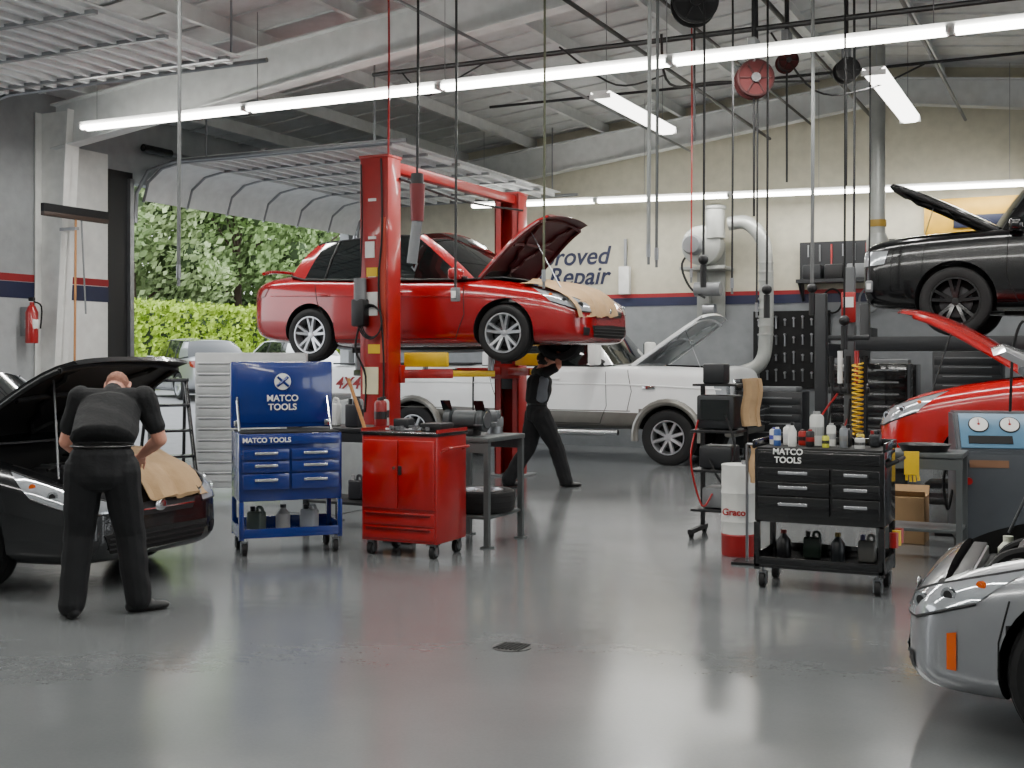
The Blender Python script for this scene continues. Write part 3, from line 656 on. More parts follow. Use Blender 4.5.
for y in (3.9,12.2,20.2):
    b=B('rafter_beam')
    for x1 in (XL+.3,XR-.3):
        z1=zr(x1)-.24; z2=ZR-.24; h1,h2=.62,.42
        def slab(y0,y1,za,zb,zc,zd):
            b.hexa(((x1,y0,za),(RX,y0,zb),(RX,y0,zd),(x1,y0,zc),(x1,y1,za),(RX,y1,zb),(RX,y1,zd),(x1,y1,zc)),BEAM)
        slab(y-.008,y+.008,z1-h1,z2-h2,z1,z2)
        slab(y-.11,y+.11,z1-h1,z2-h2,z1-h1+.02,z2-h2+.02)
        slab(y-.11,y+.11,z1-.02,z2-.02,z1,z2)
    b.done()
    for x1 in (XL,XR):
        b=B('steel_column'); sx=1 if x1<RX else -1
        zt=zr(x1)-.3; w0,w1=.28,.62
        for (f0,f1,hy) in ((.0,.03,.12),(.97,1.,.12),(0,1,.01)):
            q=[]
            for zz,w in ((0,w0),(zt,w1)):
                q+=[(x1+sx*(.02+w*f0),y-hy,zz),(x1+sx*(.02+w*f1),y-hy,zz),(x1+sx*(.02+w*f1),y+hy,zz),(x1+sx*(.02+w*f0),y+hy,zz)]
            b.hexa(q,WHT)
        b.box((x1+sx*.18,y,.01),(.36,.3,.02),GRY)
        b.done()
b=B('door_jamb_panel'); b.box((XL+.08,12.95,2.3),(.14,.75,4.6),WHT,bev=.01); b.box((XL+.155,12.95,2.70),(.01,.75,.10),STR); b.box((XL+.155,12.95,2.53),(.01,.75,.22),NAVY); b.done()
b=B('trim_1'); b.box((XL+.06,13.62,2.2),(.1,.5,4.4),BLK); b.box((XL+.14,13.8,2.15),(.06,.08,4.3),STL); b.box((XL+.14,19.98,2.15),(.06,.08,4.3),STL); b.done()
PAN=M('door_panel',(220,222,222),.5,.1)
def ohdoor(name,y0,y1,z,xin):
    b=B(name)
    b.box(((xin+XL+.9)/2,(y0+y1)/2,z+.03),(xin-XL-.9,y1-y0,.02),PAN)
    x=XL+.95
    while x<xin:
        b.box((x,(y0+y1)/2,z-.01),(.05,y1-y0,.06),PAN); x+=.27
    k=0
    while y0+k*.98<=y1+.01:
        b.box(((xin+XL+.9)/2,min(y0+k*.98,y1-.03),z-.03),(xin-XL-.9,.06,.04),STL); k+=1
    pr=[(XL+.9,z),(XL+.55,z-.06),(XL+.28,z-.25),(XL+.18,z-.55)]
    b.grid([[(x,y0,zz),(x,y1,zz)] for x,zz in pr],PAN,thick=.03)
    for yy in np.arange(y0,y1+.1,.98): b.tube([(x+.02,yy,zz-.03) for x,zz in pr],.025,STL,seg=6)
    for yy in (y0-.1,y1+.08):
        b.tube([(XL+.14,yy,z-.9),(XL+.16,yy,z-.45),(XL+.4,yy,z-.12),(XL+.9,yy,z-.02),(xin+.3,yy,z-.02)],.03,STL,seg=6)
        for xx in (XL+1.5,xin-.2): b.cyl((xx,yy,z),(xx,yy,zr(xx)-.01),.015,STL,seg=6)
    b.cyl((XL+.2,y0,z+.25),(XL+.2,y1,z+.25),.03,STL,seg=10)
    for yy in (y0+.3,(y0+y1)/2,y1-.3): b.cyl((XL+.2,yy-.3,z+.25),(XL+.2,yy+.3,z+.25),.06,BLK,seg=12)
    b.done()
ohdoor('door_1',14.0,19.8,4.55,-8.6)
ohdoor('door_2',4.7,10.8,4.95,-8.6)
# -------------------------------------------------------- fluorescent fixtures
TUBE=M('fluorescent_tube',(255,253,245),.5,emit=17)
LENS=M('fluorescent_lens',(255,253,245),.5,emit=7)
HOUS=M('fixture_white',(225,226,225),.45)
def fixture(p0,p1,w=.2,energy=200,wires=True,lens=False):
    p0=V(p0);p1=V(p1);L=(p1-p0).length; ang=math.atan2(p1.y-p0.y,p1.x-p0.x); c=(p0+p1)/2
    e=empty('fluorescent_fixture',c,ang)
    b=B('housing')
    b.prism([(-w*.2,-.0),(-w*.45,.05),(w*.45,.05),(w*.2,-.0)],(0,0,0),(0,1,0),(0,0,1),L,HOUS)
    if wires:
        n=max(2,int(L/2.4)+1)
        for i in range(n):
            x=-L/2+.25+(L-.5)*i/(n-1); wp=c+V((math.cos(ang)*x,math.sin(ang)*x,0))
            b.cyl((x,0,.05),(x,0,zr(wp.x)-c.z-.02),.005,STL,seg=5)
    n=max(1,round(L/2.44))
    for i in range(n):
        a=-L/2+L*i/n+.03; d=-L/2+L*(i+1)/n-.03
        for q in (a,d): b.box((q,0,-.01),(.02,w,.06),HOUS)
    b.done(parent=e)
    b=B('tubes')
    for i in range(n):
        a=-L/2+L*i/n+.04; d=-L/2+L*(i+1)/n-.04
        if lens: b.prism([(-w*.46,.045),(-w*.42,-.02),(-w*.25,-.045),(w*.25,-.045),(w*.42,-.02),(w*.46,.045)],((a+d)/2,0,0),(0,1,0),(0,0,1),d-a,LENS)
        else:
            for sy in (-1,1): b.cyl((a,sy*w*.27,-.02),(d,sy*w*.27,-.02),.03,TUBE,seg=10)
    b.done(parent=e)
    l=bpy.data.lights.new('fluorescent_lamp','AREA'); l.shape='RECTANGLE'; l.size=L*.97; l.size_y=w*.5; l.energy=energy; l.color=(1,.985,.95)
    lo=bpy.data.objects.new('lamp_emitter',l); COL.objects.link(lo); lo.parent=e; lo.location=(0,0,-.06)
    return e
fixture((-11.8,11.6,4.6),(1.5,11.6,4.6),.17,310)
fixture((-9.9,18.8,4.3),(-.9,20.1,4.3),.14,150)
fixture((-5.4,13.6,4.8),(-5.4,16.25,4.8),.27,90,lens=True)
fixture((-2.2,13.8,4.8),(-2.2,16.85,4.8),.27,80,lens=True)
fixture((-11.,6.3,4.7),(2.,6.3,4.7),.17,270,False)  # row above the view, added to raise the room's light level
fixture((-11.,1.5,4.7),(2.,1.5,4.7),.17,180,False)  # second unseen row, added as extra fill for the near half
# ---------------------------------------------------------------- outside
ASP=M('asphalt',(130,130,130),.9,bump=.3,bscale=60)
b=B('ground_outside')
rows=[]
for x,z in ((-80,.6),(-40,.6),(-20,.6),(-17,.3),(XL-.21,-.02)): rows.append([(x,y,z) for y in (-40,0,30,90)])
b.grid(rows,ASP,False)
b.box((47+XR+.2,25,-.08),(94,130,.1),ASP)
b.done()
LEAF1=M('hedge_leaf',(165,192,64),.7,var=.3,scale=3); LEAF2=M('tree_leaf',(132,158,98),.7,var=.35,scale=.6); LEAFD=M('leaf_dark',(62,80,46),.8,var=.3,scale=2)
LEAF3=M('tree_leaf_pale',(164,184,130),.7,var=.3,scale=.6)
def leaves(b,pts,size,mat):
    vs=[];fs=[]
    for p in pts:
        n=V((random.gauss(0,1),random.gauss(0,1),random.gauss(0,1))).normalized(); t=n.orthogonal().normalized(); u=n.cross(t)
        sz=size*random.uniform(.6,1.2); k=len(vs)
        vs+=[p+t*sz,p+u*sz*.6,p-t*sz,p-u*sz*.6]; fs.append((k,k+1,k+2,k+3))
    b.raw(vs,fs,mat)
b=B('hedge')
Y0,Y1=16,52
for k in range(48):
    y=Y0+(Y1-Y0)*k/47
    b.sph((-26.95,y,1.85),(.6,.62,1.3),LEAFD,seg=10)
pts=[]
for k in range(26000):
    y=random.uniform(Y0,Y1); q=random.random()
    sc=.08*math.sin(y*7.3)+.05*math.sin(y*17)
    if q<.75: p=V((-26.15+sc+random.uniform(-.12,.05),y,random.uniform(.6,3.25)))
    else: p=V((random.uniform(-27.5,-26.2),y,3.25+sc+random.uniform(-.1,.08)))
    pts.append(p)
leaves(b,pts,.11,LEAF1); b.done()
BARK=M('bark',(84,70,58),.9,bump=.5)
def tree(x,y,h,r,mat):
    b=B('tree'); b.cyl((x,y,.5),(x,y,h*.55),.25,BARK,r2=.12,seg=10)
    for k in range(40):
        a=random.uniform(0,2*pi); zz=random.uniform(.14,1.)*h; rr=r*math.sqrt(max(.05,1-((zz/h-.5)/.56)**2))*random.uniform(.3,.95)
        c=V((x+math.cos(a)*rr,y+math.sin(a)*rr,zz)); s=random.uniform(.9,1.7)
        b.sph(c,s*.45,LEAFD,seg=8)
        if random.random()<.4: b.cyl((x,y,min(c.z*.7,h*.5)),c,.06,BARK,r2=.03,seg=5)
        pts=[]
        for j in range(380):
            n=V((random.gauss(0,1),random.gauss(0,1),random.gauss(0,1))).normalized(); pts.append(c+n*s*random.uniform(.45,1.06))
        leaves(b,pts,.17,mat)
    b.done()
for (x,y,h,r,m) in ((-33.5,20,9.5,3.4,LEAF2),(-34,25.5,10.5,3.6,LEAF3),(-33.5,31,10.5,3.4,LEAF2),(-34.5,36.5,12,3.8,LEAF3),(-34,42.5,12,3.8,LEAF2),(-35,49,13,4.2,LEAF2),(-40,29,14.5,4.6,LEAF3),(-41,40,15.5,4.8,LEAF3),(-42,50,16,5.2,LEAF2),(-41,20,13,4.5,LEAF3),(-38,57,14,5,LEAF3)):
    tree(x,y,h,r,m)
# ---------------------------------------------------------------- lifts
e=empty('two_post_car_lift',(-7.15,0,0))
for (y,sg) in ((11.42,1),(14.75,-1)):
    b=B('column')
    b.box((0,y-sg*.12,1.91),(.36,.03,3.82),LRED,bev=.004)
    for sx in (-.17,.17): b.box((sx,y,1.91),(.025,.26,3.82),LRED,bev=.004); b.box((sx*.78,y+sg*.12,1.91),(.09,.02,3.82),LRED)
    b.box((0,y,.012),(.55,.5,.024),GRY,bev=.004); b.box((0,y,3.83),(.38,.3,.03),LRED,bev=.004)
    b.box((0,y+sg*.02,1.55),(.28,.2,.75),BLK,bev=.01)
    b.box((0,y+sg*.14,1.42),(.42,.1,.2),LRED,bev=.01)
    if sg>0:
        b.box((.12,y-.145,2.35),(.06,.02,1.6),M('lift_label',(170,60,40),.5)); b.box((-.05,y-.142,2.8),(.12,.012,.18),WHT)
        for k in range(5): b.box((-.02,y-.142,3.3-.42*k+.05),(.1,.008,.03),WHT)
        b.box((-.14,y-.2,2.1),(.16,.14,.3),BLK,bev=.02); b.cyl((-.14,y-.2,2.2),(-.14,y-.2,2.48),.07,GRY); b.tube([(-.14,y-.2,2.0),(-.2,y-.2,1.7),(-.1,y-.15,1.4),(-.12,y-.14,1.0)],.012,RUB,smooth=4)
        b.box((-.02,y-.142,2.2),(.14,.012,.26),WHT); b.box((0.02,y-.142,1.7),(.18,.012,.1),YEL); b.box((-.04,y-.142,1.35),(.2,.012,.3),M('warning_sheet',(215,205,170),.6)); b.box((-.02,y-.142,2.55),(.14,.012,.1),YEL)
        b.tube([(.1,y-.15,3.8),(.12,y-.16,3.0),(.08,y-.17,2.4),(.14,y-.16,1.6),(.12,y-.16,.3)],.011,RUB,smooth=4)
        b.tube([(-.16,y-.15,3.75),(-.14,y-.16,3.1),(-.15,y-.18,2.5)],.009,RUB,smooth=4)
        # coil of air hose hung on the post
        for k in range(3): b.tube([(.0+(.13+.01*k)*math.cos(a),y-.18-.02*k,2.0+(.17+.01*k)*math.sin(a)) for a in [2*pi*q/20 for q in range(20)]],.009,RUB,seg=5,closed=True)
    b.done(parent=e)
    b=B('swing_arms')
    for px in (-.85,.95):
        p0=V((math.copysign(.12,px),y+sg*.18,1.42)); yp=y+sg*.85; p1=V((px,yp,1.42)); mid=p0.lerp(p1,.55); ang=math.atan2(p1.y-p0.y,p1.x-p0.x)
        b.box(p0.lerp(mid,.5),((mid-p0).length+.06,.14,.1),LRED,rot=(0,0,ang),bev=.01); b.box(mid.lerp(p1,.5),((p1-mid).length+.08,.1,.07),YEL if px>0 else BLK,rot=(0,0,ang),bev=.01)
        b.cyl((p1.x,p1.y,1.42),(p1.x,p1.y,1.66),.035,STL); b.cyl((p1.x,p1.y,1.66),(p1.x,p1.y,1.72),.07,RUB)
    b.box((.46,y+sg*.22,1.58),(.55,.06,.16),YEL,bev=.01)
    b.done(parent=e)
b=B('crossbar'); b.box((.08,13.08,3.74),(.1,3.3,.12),LRED,bev=.01); b.tube([(.2,11.5,3.6),(.22,13,3.52),(.2,14.7,3.6)],.015,BLK,smooth=4); b.done(parent=e)
b=B('four_post_lift')
for y in (13.85,15.35):
    b.box((.3,y,1.76),(5.6,.5,.15),DG,bev=.01)
    b.box((-2.45,y,1.9),(.04,.48,.14),DG)
for x in (-2.65,3.2):
    b.box((x,14.6,1.68),(.14,2.7,.16),DG,bev=.01)
    for y in (13.2,16.0): b.box((x,y,1.15),(.12,.12,2.3),DG,bev=.01); b.box((x,y,.01),(.3,.3,.02),DG)
b.done()
b=B('low_rise_lift')
for y in (11.6,13.0):
    b.box((.42,y,.31),(3.9,.45,.06),DG,bev=.01); b.box((.42,y,.02),(3.4,.4,.04),DG)
    for x in (-.6,1.4): b.box((x,y,.16),(.9,.06,.04),GRY,rot=(0,.25,0)); b.box((x,y,.16),(.9,.06,.04),GRY,rot=(0,-.25,0))
b.done()
# ---------------------------------------------------------------- tool storage
HAND=M('drawer_pull',(200,202,205),.25,.8)
def casters(b,w,d,r=.055):
    for x in (-w,w):
        for y in (-d,d):
            b.cyl((x-.018,y,r),(x+.018,y,r),r,RUB,seg=18); b.cyl((x-.022,y,r),(x+.022,y,r),r*.5,GRY,seg=12)
            b.box((x,y,r*1.5+.02),(.06,.05,.02),STL)
            for q in (-.027,.027): b.box((x+q,y,r*1.2),(.006,.04,r*1.5),STL)
            b.cyl((x,y,2*r+.0),(x,y,2*r+.05),.012,STL,seg=8)
def cart(name,loc,rz,mat,W=.84,D=.52,lid=False,H=.97,zb=.45):
    b=B(name); w=W/2;d=D/2
    for x in (-w+.02,w-.02):
        for y in (-d+.02,d-.02): b.box((x,y,(.13+zb)/2),(.04,.04,zb-.13),mat,bev=.004)
    b.box((0,0,.16),(W,D,.03),mat,bev=.006); b.box((0,-d+.008,.19),(W,.015,.06),mat,bev=.003); b.box((0,d-.008,.21),(W,.015,.1),mat,bev=.003)
    for x in (-w+.008,w-.008): b.box((x,0,.2),(.015,D,.08),mat,bev=.003)
    casters(b,w-.05,d-.06)
    b.box((0,.01,(zb+H)/2),(W,D-.02,H-zb),mat,bev=.012)
    cols=((-w+.03,.08),( .10,w-.03)) if not lid else ((-w+.03,-.02),(.0,w-.03))
    hh=[.1,.1,.14]
    z=H-.12
    for i,h in enumerate(hh):
        for (x0,x1) in cols:
            b.box(((x0+x1)/2,-d-.002,z-h/2),(x1-x0,.02,h-.012),mat,bev=.005)
            L=min(.2,(x1-x0)*.5); xc=(x0+x1)/2
            b.box((xc,-d-.02,z-h*.4),(L,.012,.022),HAND,bev=.004)
        z-=h
    b.box((0,-d-.002,H-.055),(W-.06,.016,.07),mat,bev=.004)
    if not lid:
        for x in (-w,w): b.box((x,0,H+.03),(.02,D,.06),mat,bev=.004)
        b.box((0,d,H+.03),(W,.02,.06),mat,bev=.004); b.box((0,0,H+.004),(W-.04,D-.04,.01),RUB)
        b.tube([(w,-d+.1,H-.1),(w+.07,-d+.1,H-.06),(w+.07,d-.1,H-.06),(w,d-.1,H-.1)],.014,BLK)
        for k,(c) in enumerate((RED,YEL,RED)): b.cyl((w+.04,-d+.15+.12*k,.32),(w+.04,-d+.15+.12*k,.42),.03,c)
    else:
        b.box((0,0,H+.004),(W-.04,D-.04,.01),RUB)
        b.box((0,d-.01,H+.30),(W+.02,.05,.56),mat,bev=.015)
        b.box((0,d-.04,H+.30),(W-.08,.01,.48),mat,bev=.003)
        for x in (-w+.04,w-.04): b.cyl((x,.0,H-.02),(x,d-.05,H+.28),.01,CHR,seg=8); b.box((x,d-.05,H+.06),(.05,.03,.05),CHR,bev=.005)
    return b.done(loc,rz)
bl=cam_to_room(-1.88,10.0,0); RB=ROT+rad(20)
o=cart('blue_tool_cart',bl,RB,BLU,W=.84,D=.5,lid=True,H=.99,zb=.44)
text('logo_text','MATCO\nTOOLS',.075,WHT,(0,.195,1.22),(pi/2,0,0),o,bold=.001); text('front_text','MATCO TOOLS',.055,WHT,(-.2,-.262,.935),(pi/2,0,0),o,bold=.001)
lb=B('logo_wrench_disc'); lb.lathe([(.07,0),(.07,.008),(.06,.01),(.001,.01)],(0,.195,1.4),(0,-1,0),WHT,24); lb.tube([(-.05,.182,1.36),(.0,.18,1.4),(.045,.182,1.44)],.014,BLU,seg=6); lb.tube([(.05,.182,1.36),(-.045,.182,1.44)],.012,BLU,seg=6); lb.done(parent=o)
BT=cam_to_room(2.19,8.4,0)
o=cart('black_tool_cart',BT,0,BLKE,W=.88,D=.5,H=.97,zb=.46)
text('front_text','MATCO\nTOOLS',.058,WHT,(-.2,-.262,.925),(pi/2,0,0),o,bold=.001)
def bottle(name,loc,col,h=.22,r=.035,cap=(200,200,200),kind=0):
    b=B(name); m=M('bottle_%d_%d_%d'%col,col,.35); c=M('cap_%d_%d_%d'%cap,cap,.4)
    if kind==0: b.lathe([(r*.9,0),(r,.01),(r,h*.62),(r*.4,h*.82),(r*.36,h*.88)],(0,0,0),(0,0,1),m,18); b.cyl((0,0,h*.87),(0,0,h),r*.42,c)
    elif kind==1: b.lathe([(r*.95,0),(r,.008),(r,h*.82),(r*.8,h*.9),(r*.45,h*.92)],(0,0,0),(0,0,1),m,18); b.cyl((0,0,h*.91),(0,0,h),r*.5,c); b.cyl((0,0,h*.3),(0,0,h*.55),r*1.01,c)
    else:
        b.box((0,0,h*.38),(r*2.4,r*1.5,h*.76),m,bev=.015,seg=3); b.cyl((-r*.6,0,h*.75),(-r*.6,0,h*.95),r*.35,c); b.tube([(r*.2,0,h*.72),(r*.25,0,h*.92),(r*.95,0,h*.9),(r*1.1,0,h*.6)],r*.22,m,smooth=3)
    b.done(loc)
kinds=[((205,205,200),.12,.036,(60,60,160),1),((210,210,205),.14,.038,(200,200,200),1),((150,30,24),.11,.03,(20,20,20),1),((195,196,192),.24,.05,(150,152,150),1),((205,205,200),.16,.033,(150,150,150),1),((30,32,34),.16,.035,(30,30,30),2),((205,175,50),.10,.028,(20,20,20),1),((40,42,45),.12,.033,(150,30,30),2)]
for i,(c,h,r,cp,k) in enumerate(kinds):
    bottle('spray_can' if k==1 else 'fluid_bottle',(BT.x-.37+.1*i,BT.y+.12+.05*((i*3)%3-1),.981),c,h,r,cp,k)
for i,(c,h,r,cp,k) in enumerate((((60,90,150),.13,.026,(220,220,220),1),((215,215,210),.17,.03,(30,30,30),0),((30,30,32),.12,.03,(150,30,30),1),((190,190,60),.09,.025,(30,30,30),1),((120,124,128),.15,.028,(120,120,120),1),((200,200,196),.08,.035,(60,60,60),1))):
    bottle('spray_can' if k==1 else 'fluid_bottle',(BT.x-.32+.115*i,BT.y-.06-.04*(i%2),.981),c,h,r,cp,k)
for i,(c,cp) in enumerate((((24,24,27),(110,24,24)),((28,44,34),(20,20,20)),((30,34,38),(130,110,40)),((100,100,97),(60,60,100)))):
    bottle('oil_jug',(BT.x-.30+.19*i,BT.y+.05+.06*(i%2),.176),c,.2,.05,cp,2 if i%2 else 0)
for i,(c,k) in enumerate((((90,100,90),2),((170,170,165),0),((180,185,185),2))):
    p=bl+Mx.Rotation(RB,3,'Z')@V((-.24+.22*i,.05,.176)); bottle('fluid_jug',p,c,.2,.06,(40,40,40),k)
RC=cam_to_room(-.80,9.85,0)
W,D=.70,.5; w,d=W/2,D/2
b=B('red_tool_cabinet'); b.box((0,0,.55),(W,D,.86),RED,bev=.012); casters(b,w-.06,d-.06)
for (x0,x1) in ((-w+.02,-.005),(.005,w-.02)): b.box(((x0+x1)/2,-d-.004,.665),(x1-x0,.02,.55),RED,bev=.006)
b.box((.02,-d-.018,.7),(.03,.01,.07),BLK,bev=.003); b.cyl((-.03,-d-.014,.72),(-.03,-d-.03,.72),.012,CHR)
for z in (.31,.195): b.box((0,-d-.004,z),(W-.04,.02,.1),RED,bev=.006); b.box((0,-d-.018,z+.035),(W-.1,.014,.016),M('red_edge',(90,6,6),.3),bev=.003)
b.box((0,0,.99),(W+.02,D+.02,.03),BLKE,bev=.008)
for x in (-w,w): b.box((x,0,1.01),(.014,D,.04),RED)
b.tube([(w,-d+.08,.86),(w+.06,-d+.08,.88),(w+.06,d-.08,.88),(w,d-.08,.86)],.012,RED)
b.done(RC,0)
b=B('hand_tools')
for i in range(22):
    x=RC.x+random.uniform(-.24,.2); y=RC.y+random.uniform(-.18,.14); a=random.uniform(0,pi); L=random.uniform(.06,.11)
    x1=x+math.cos(a)*L*.6; y1=y+math.sin(a)*L*.6; b.cyl((x,y,1.02),(x1,y1,1.02),.009,STL if i%3 else BLK,seg=8); b.cyl((x1,y1,1.012),(x1,y1,1.04),.018,STL,seg=10)
b.box((RC.x+.18,RC.y+.05,1.04),(.2,.22,.06),BLK,bev=.01); b.box((RC.x-.16,RC.y+.1,1.05),(.14,.12,.09),DG,bev=.01)
b.done()
WD=M('wood_handle',(170,118,66),.5)
b=B('broom'); p0=cam_to_room(-.98,10.4,0.0); b.tube([p0+V((0,0,.1)),cam_to_room(-1.44,10.55,1.42)],.016,WD); b.box(p0+V((0,0,.1)),(.3,.06,.05),WD,bev=.01); b.box(p0+V((0,0,.04)),(.3,.06,.08),BLK); b.done()
def bench(name,loc,rz,W,D,H,mat,top=STL,shelf=True):
    b=B(name); w,d=W/2,D/2
    b.box((0,0,H-.02),(W,D,.04),top,bev=.006)
    for x in (-w+.03,w-.03):
        for y in (-d+.03,d-.03): b.box((x,y,H/2-.02),(.045,.045,H-.04),mat); b.box((x,y,.006),(.09,.09,.012),mat)
    if shelf: b.box((0,0,.25),(W-.04,D-.04,.025),mat,bev=.003)
    for y in (-d+.02,d-.02): b.box((0,y,H-.09),(W-.1,.02,.08),mat)
    return b.done(loc,rz)
WBp=cam_to_room(-.30,10.5,0)
BG=M('bench_grey',(84,88,88),.5,.3)
bench('steel_workbench',WBp,0,.58,.72,.93,BG,BG)
b=B('bench_grinder'); g=WBp+V((-.02,-.16,.931)); GG=M('grinder_grey',(60,64,66),.45)
b.box(g+V((0,0,.03)),(.2,.16,.06),BLK,bev=.01); b.cyl(g+V((-.11,0,.14)),g+V((.11,0,.14)),.078,GG)
for sx in (-1,1):
    b.lathe([(.06,0),(.1,.01),(.105,.03),(.105,.05),(.1,.065),(.05,.07),(.001,.07)],g+V((sx*.12,0,.14)),(sx,0,0),GG); b.cyl(g+V((sx*.192,0,.14)),g+V((sx*.2,0,.14)),.07,STL); b.box(g+V((sx*.16,-.1,.1)),(.06,.06,.01),STL)
    b.box(g+V((sx*.16,-.08,.26)),(.09,.01,.1),GLS,rot=(.5,0,0))
b.done()
b=B('bench_vise'); g=WBp+V((.05,.24,.931)); b.cyl(g,g+V((0,0,.06)),.07,STL); b.box(g+V((0,0,.1)),(.1,.16,.09),GRY,bev=.015); b.box(g+V((0,-.03,.17)),(.14,.03,.07),STL,bev=.005); b.box(g+V((0,-.08,.16)),(.14,.03,.09),STL,bev=.005); b.cyl(g+V((0,-.1,.1)),g+V((0,-.14,.1)),.015,STL); b.cyl(g+V((-.09,-.14,.1)),g+V((.09,-.14,.1)),.007,STL); b.done()
b=B('spare_wheel'); wheel_geo(b,.3,.19,.2,5,ALU,1); ob=b.done(WBp+V((.02,.02,.263+.096))); ob.rotation_euler=(pi/2,0,0)
bench('black_workbench',cam_to_room(-1.45,11.4,0),0,.9,.6,.95,BLK,BLK)
for i,(dx,dy,c,k) in enumerate(((-.3,0,(200,200,198),2),(.0,-.1,(40,40,44),2),(.2,.1,(180,180,175),1),(.33,-.15,(130,24,24),1),(-.12,.15,(120,124,126),1))):
    bottle('fluid_jug',cam_to_room(-1.45,11.4,.951)+V((dx,dy,0)),c,.28,.06,(30,30,30),k)
    if i<4: bottle('fluid_jug',cam_to_room(-1.45,11.4,.264)+V((dx,dy*.5,0)),c,.24,.06,(150,150,150),k)
BGX=M('box_grey',(150,154,155),.5)
b=B('parts_washer'); p=cam_to_room(-2.0,12.6,0); b.box(p+V((0,0,.58)),(.7,.5,1.16),BGX,bev=.01); b.box(p+V((0,-.26,.95)),(.5,.02,.3),DRK,bev=.005); b.box(p+V((0,.05,1.2)),(.5,.3,.06),GRY,bev=.02); b.cyl(p+V((-.2,-.1,1.16)),p+V((-.2,-.1,1.3)),.04,WHT); b.done()
b=B('silver_roll_cabinet'); p=cam_to_room(-3.02,14.0,0)
SLV=M('cabinet_silver',(196,198,198),.4,.15)
W,D,H=1.25,.6,1.66
b.box((0,0,.12+(H-.12)/2),(W,D,H-.12),SLV,bev=.012); casters(b,W/2-.1,D/2-.1)
for c in (-W/4,W/4):
    z=H-.1
    for i in range(11):
        h=.125; b.box((c,-D/2-.004,z-h/2),(W/2-.04,.02,h-.014),SLV,bev=.005); b.box((c,-D/2-.018,z-.025),(W/2-.08,.014,.016),STL,bev=.003); z-=h
b.done(p,ROT+rad(8))
b=B('step_ladder'); lm=BLKE; p=cam_to_room(-3.72,13.0,0)
for sx in (-.26,.26):
    b.cyl((sx,-.3,0),(sx*.75,.05,1.36),.024,lm); b.cyl((sx,.45,0),(sx*.75,.08,1.34),.02,lm)
for k in range(1,5):
    t=k/5; b.box((0,-.3+.35*t,1.36*t),(.5-.1*t,.14,.03),lm,bev=.005)
b.box((0,.05,1.36),(.42,.2,.04),lm,bev=.01); b.cyl((-.22,.33,.5),(.22,.33,.5),.012,lm)
b.done(p,ROT+.5)
# ---------------------------------------------------------------- right side equipment
b=B('oil_drum'); p=cam_to_room(1.84,9.75,0); DW=M('drum_white',(205,206,202),.4); DR=M('drum_red',(150,22,24),.4)
b.lathe([(.13,0),(.137,.01),(.136,.16),(.141,.17),(.136,.18)],p,(0,0,1),DR,28); b.lathe([(.1355,.16),(.136,.27),(.141,.28),(.136,.3),(.136,.5),(.141,.51),(.136,.53),(.136,.72),(.14,.735),(.13,.74),(.001,.735)],p,(0,0,1),DW,28)
b.cyl(p+V((.05,0,.74)),p+V((.05,0,.77)),.025,STL)
b.done()
text('drum_lettering','Graco',.075,DR,p+V((.0,-.1395,.36)),(pi/2,0,0),ext=.002,bold=.002)
b=B('diagnostic_stand'); p=cam_to_room(1.86,10.75,0)
for sx in (-.2,.2):
    b.box(p+V((sx,0,.06)),(.04,.5,.04),BLK); b.box(p+V((sx,.15,.7)),(.035,.035,1.3),BLK)
    for sy in (-.2,.2): b.cyl(p+V((sx-.015,sy,.035)),p+V((sx+.015,sy,.035)),.035,RUB)
for z in (.25,.6,.95): b.box(p+V((0,.0,z)),(.42,.4,.025),BLK,bev=.004)
b.box(p+V((0,0,1.12)),(.34,.3,.3),DG,bev=.02); b.box(p+V((0,-.155,1.14)),(.26,.01,.18),GLS); b.box(p+V((0,0,.72)),(.3,.28,.2),DG,bev=.02); b.box(p+V((.02,0,.36)),(.28,.3,.18),GRY,bev=.02)
b.box(p+V((0,.0,1.36)),(.4,.34,.02),BLK); b.box(p+V((-.03,0,1.46)),(.2,.2,.18),DG,bev=.02)
b.tube([p+V((.1,-.16,1.1)),p+V((.2,-.22,.8)),p+V((.1,-.22,.5)),p+V((-.05,-.16,.7))],.011,RUB,smooth=5)
b.tube([p+V((-.15,-.16,1.05)),p+V((-.2,-.22,.7)),p+V((-.1,-.22,.3)),p+V((-.02,-.16,.4))],.009,RED,smooth=5)
# hanging tan seat cover on a side hook of the stand
b.box(p+V((.27,0,1.40)),(.16,.03,.03),BLK)
b.grid([[p+V((.24+(.015*math.sin(j*.8))+.14*k/6,-.02-.03*math.sin(k),1.42-.42*j/8)) for k in range(7)] for j in range(9)],TAN,thick=.035)
b.done()
b=B('shop_towel'); p=cam_to_room(1.93,9.3,0)
b.grid([[p+V((-.09+.18*k/7+.012*math.sin(j*.9),.02*math.sin(k*1.7+j*.3),.93-.30*j/9)) for k in range(8)] for j in range(10)],TAN,thick=.008)
b.tube([p+V((-.11,0,.93)),p+V((.2,0,.93))],.01,STL); b.tube([p+V((-.11,0,.93)),p+V((-.11,0,.0))],.012,STL); b.box(p+V((-.11,0,.01)),(.2,.2,.02),BLK); b.done()
b=B('ac_service_machine'); MG=M('machine_grey',(70,74,79),.45); p=cam_to_room(4.06,10.0,0)
b.box((0,0,.47),(.75,.6,.74),MG,bev=.04,seg=3)
b.prism([(-.3,.80),(-.3,.84),(-.02,1.15),(.3,1.15),(.3,.80)],(0,0,0),(0,1,0),(0,0,1),.74,MG,bev=.015)
sl=math.atan2(.31,.28)
nn=V((0,-math.sin(sl),math.cos(sl))); pc=V((0,-.16,.995))+nn*.008
b.box(pc,(.66,.36,.012),M('panel_blue',(84,124,152),.35),rot=(sl,0,0),bev=.003)
up_=V((0,math.cos(sl),math.sin(sl)))
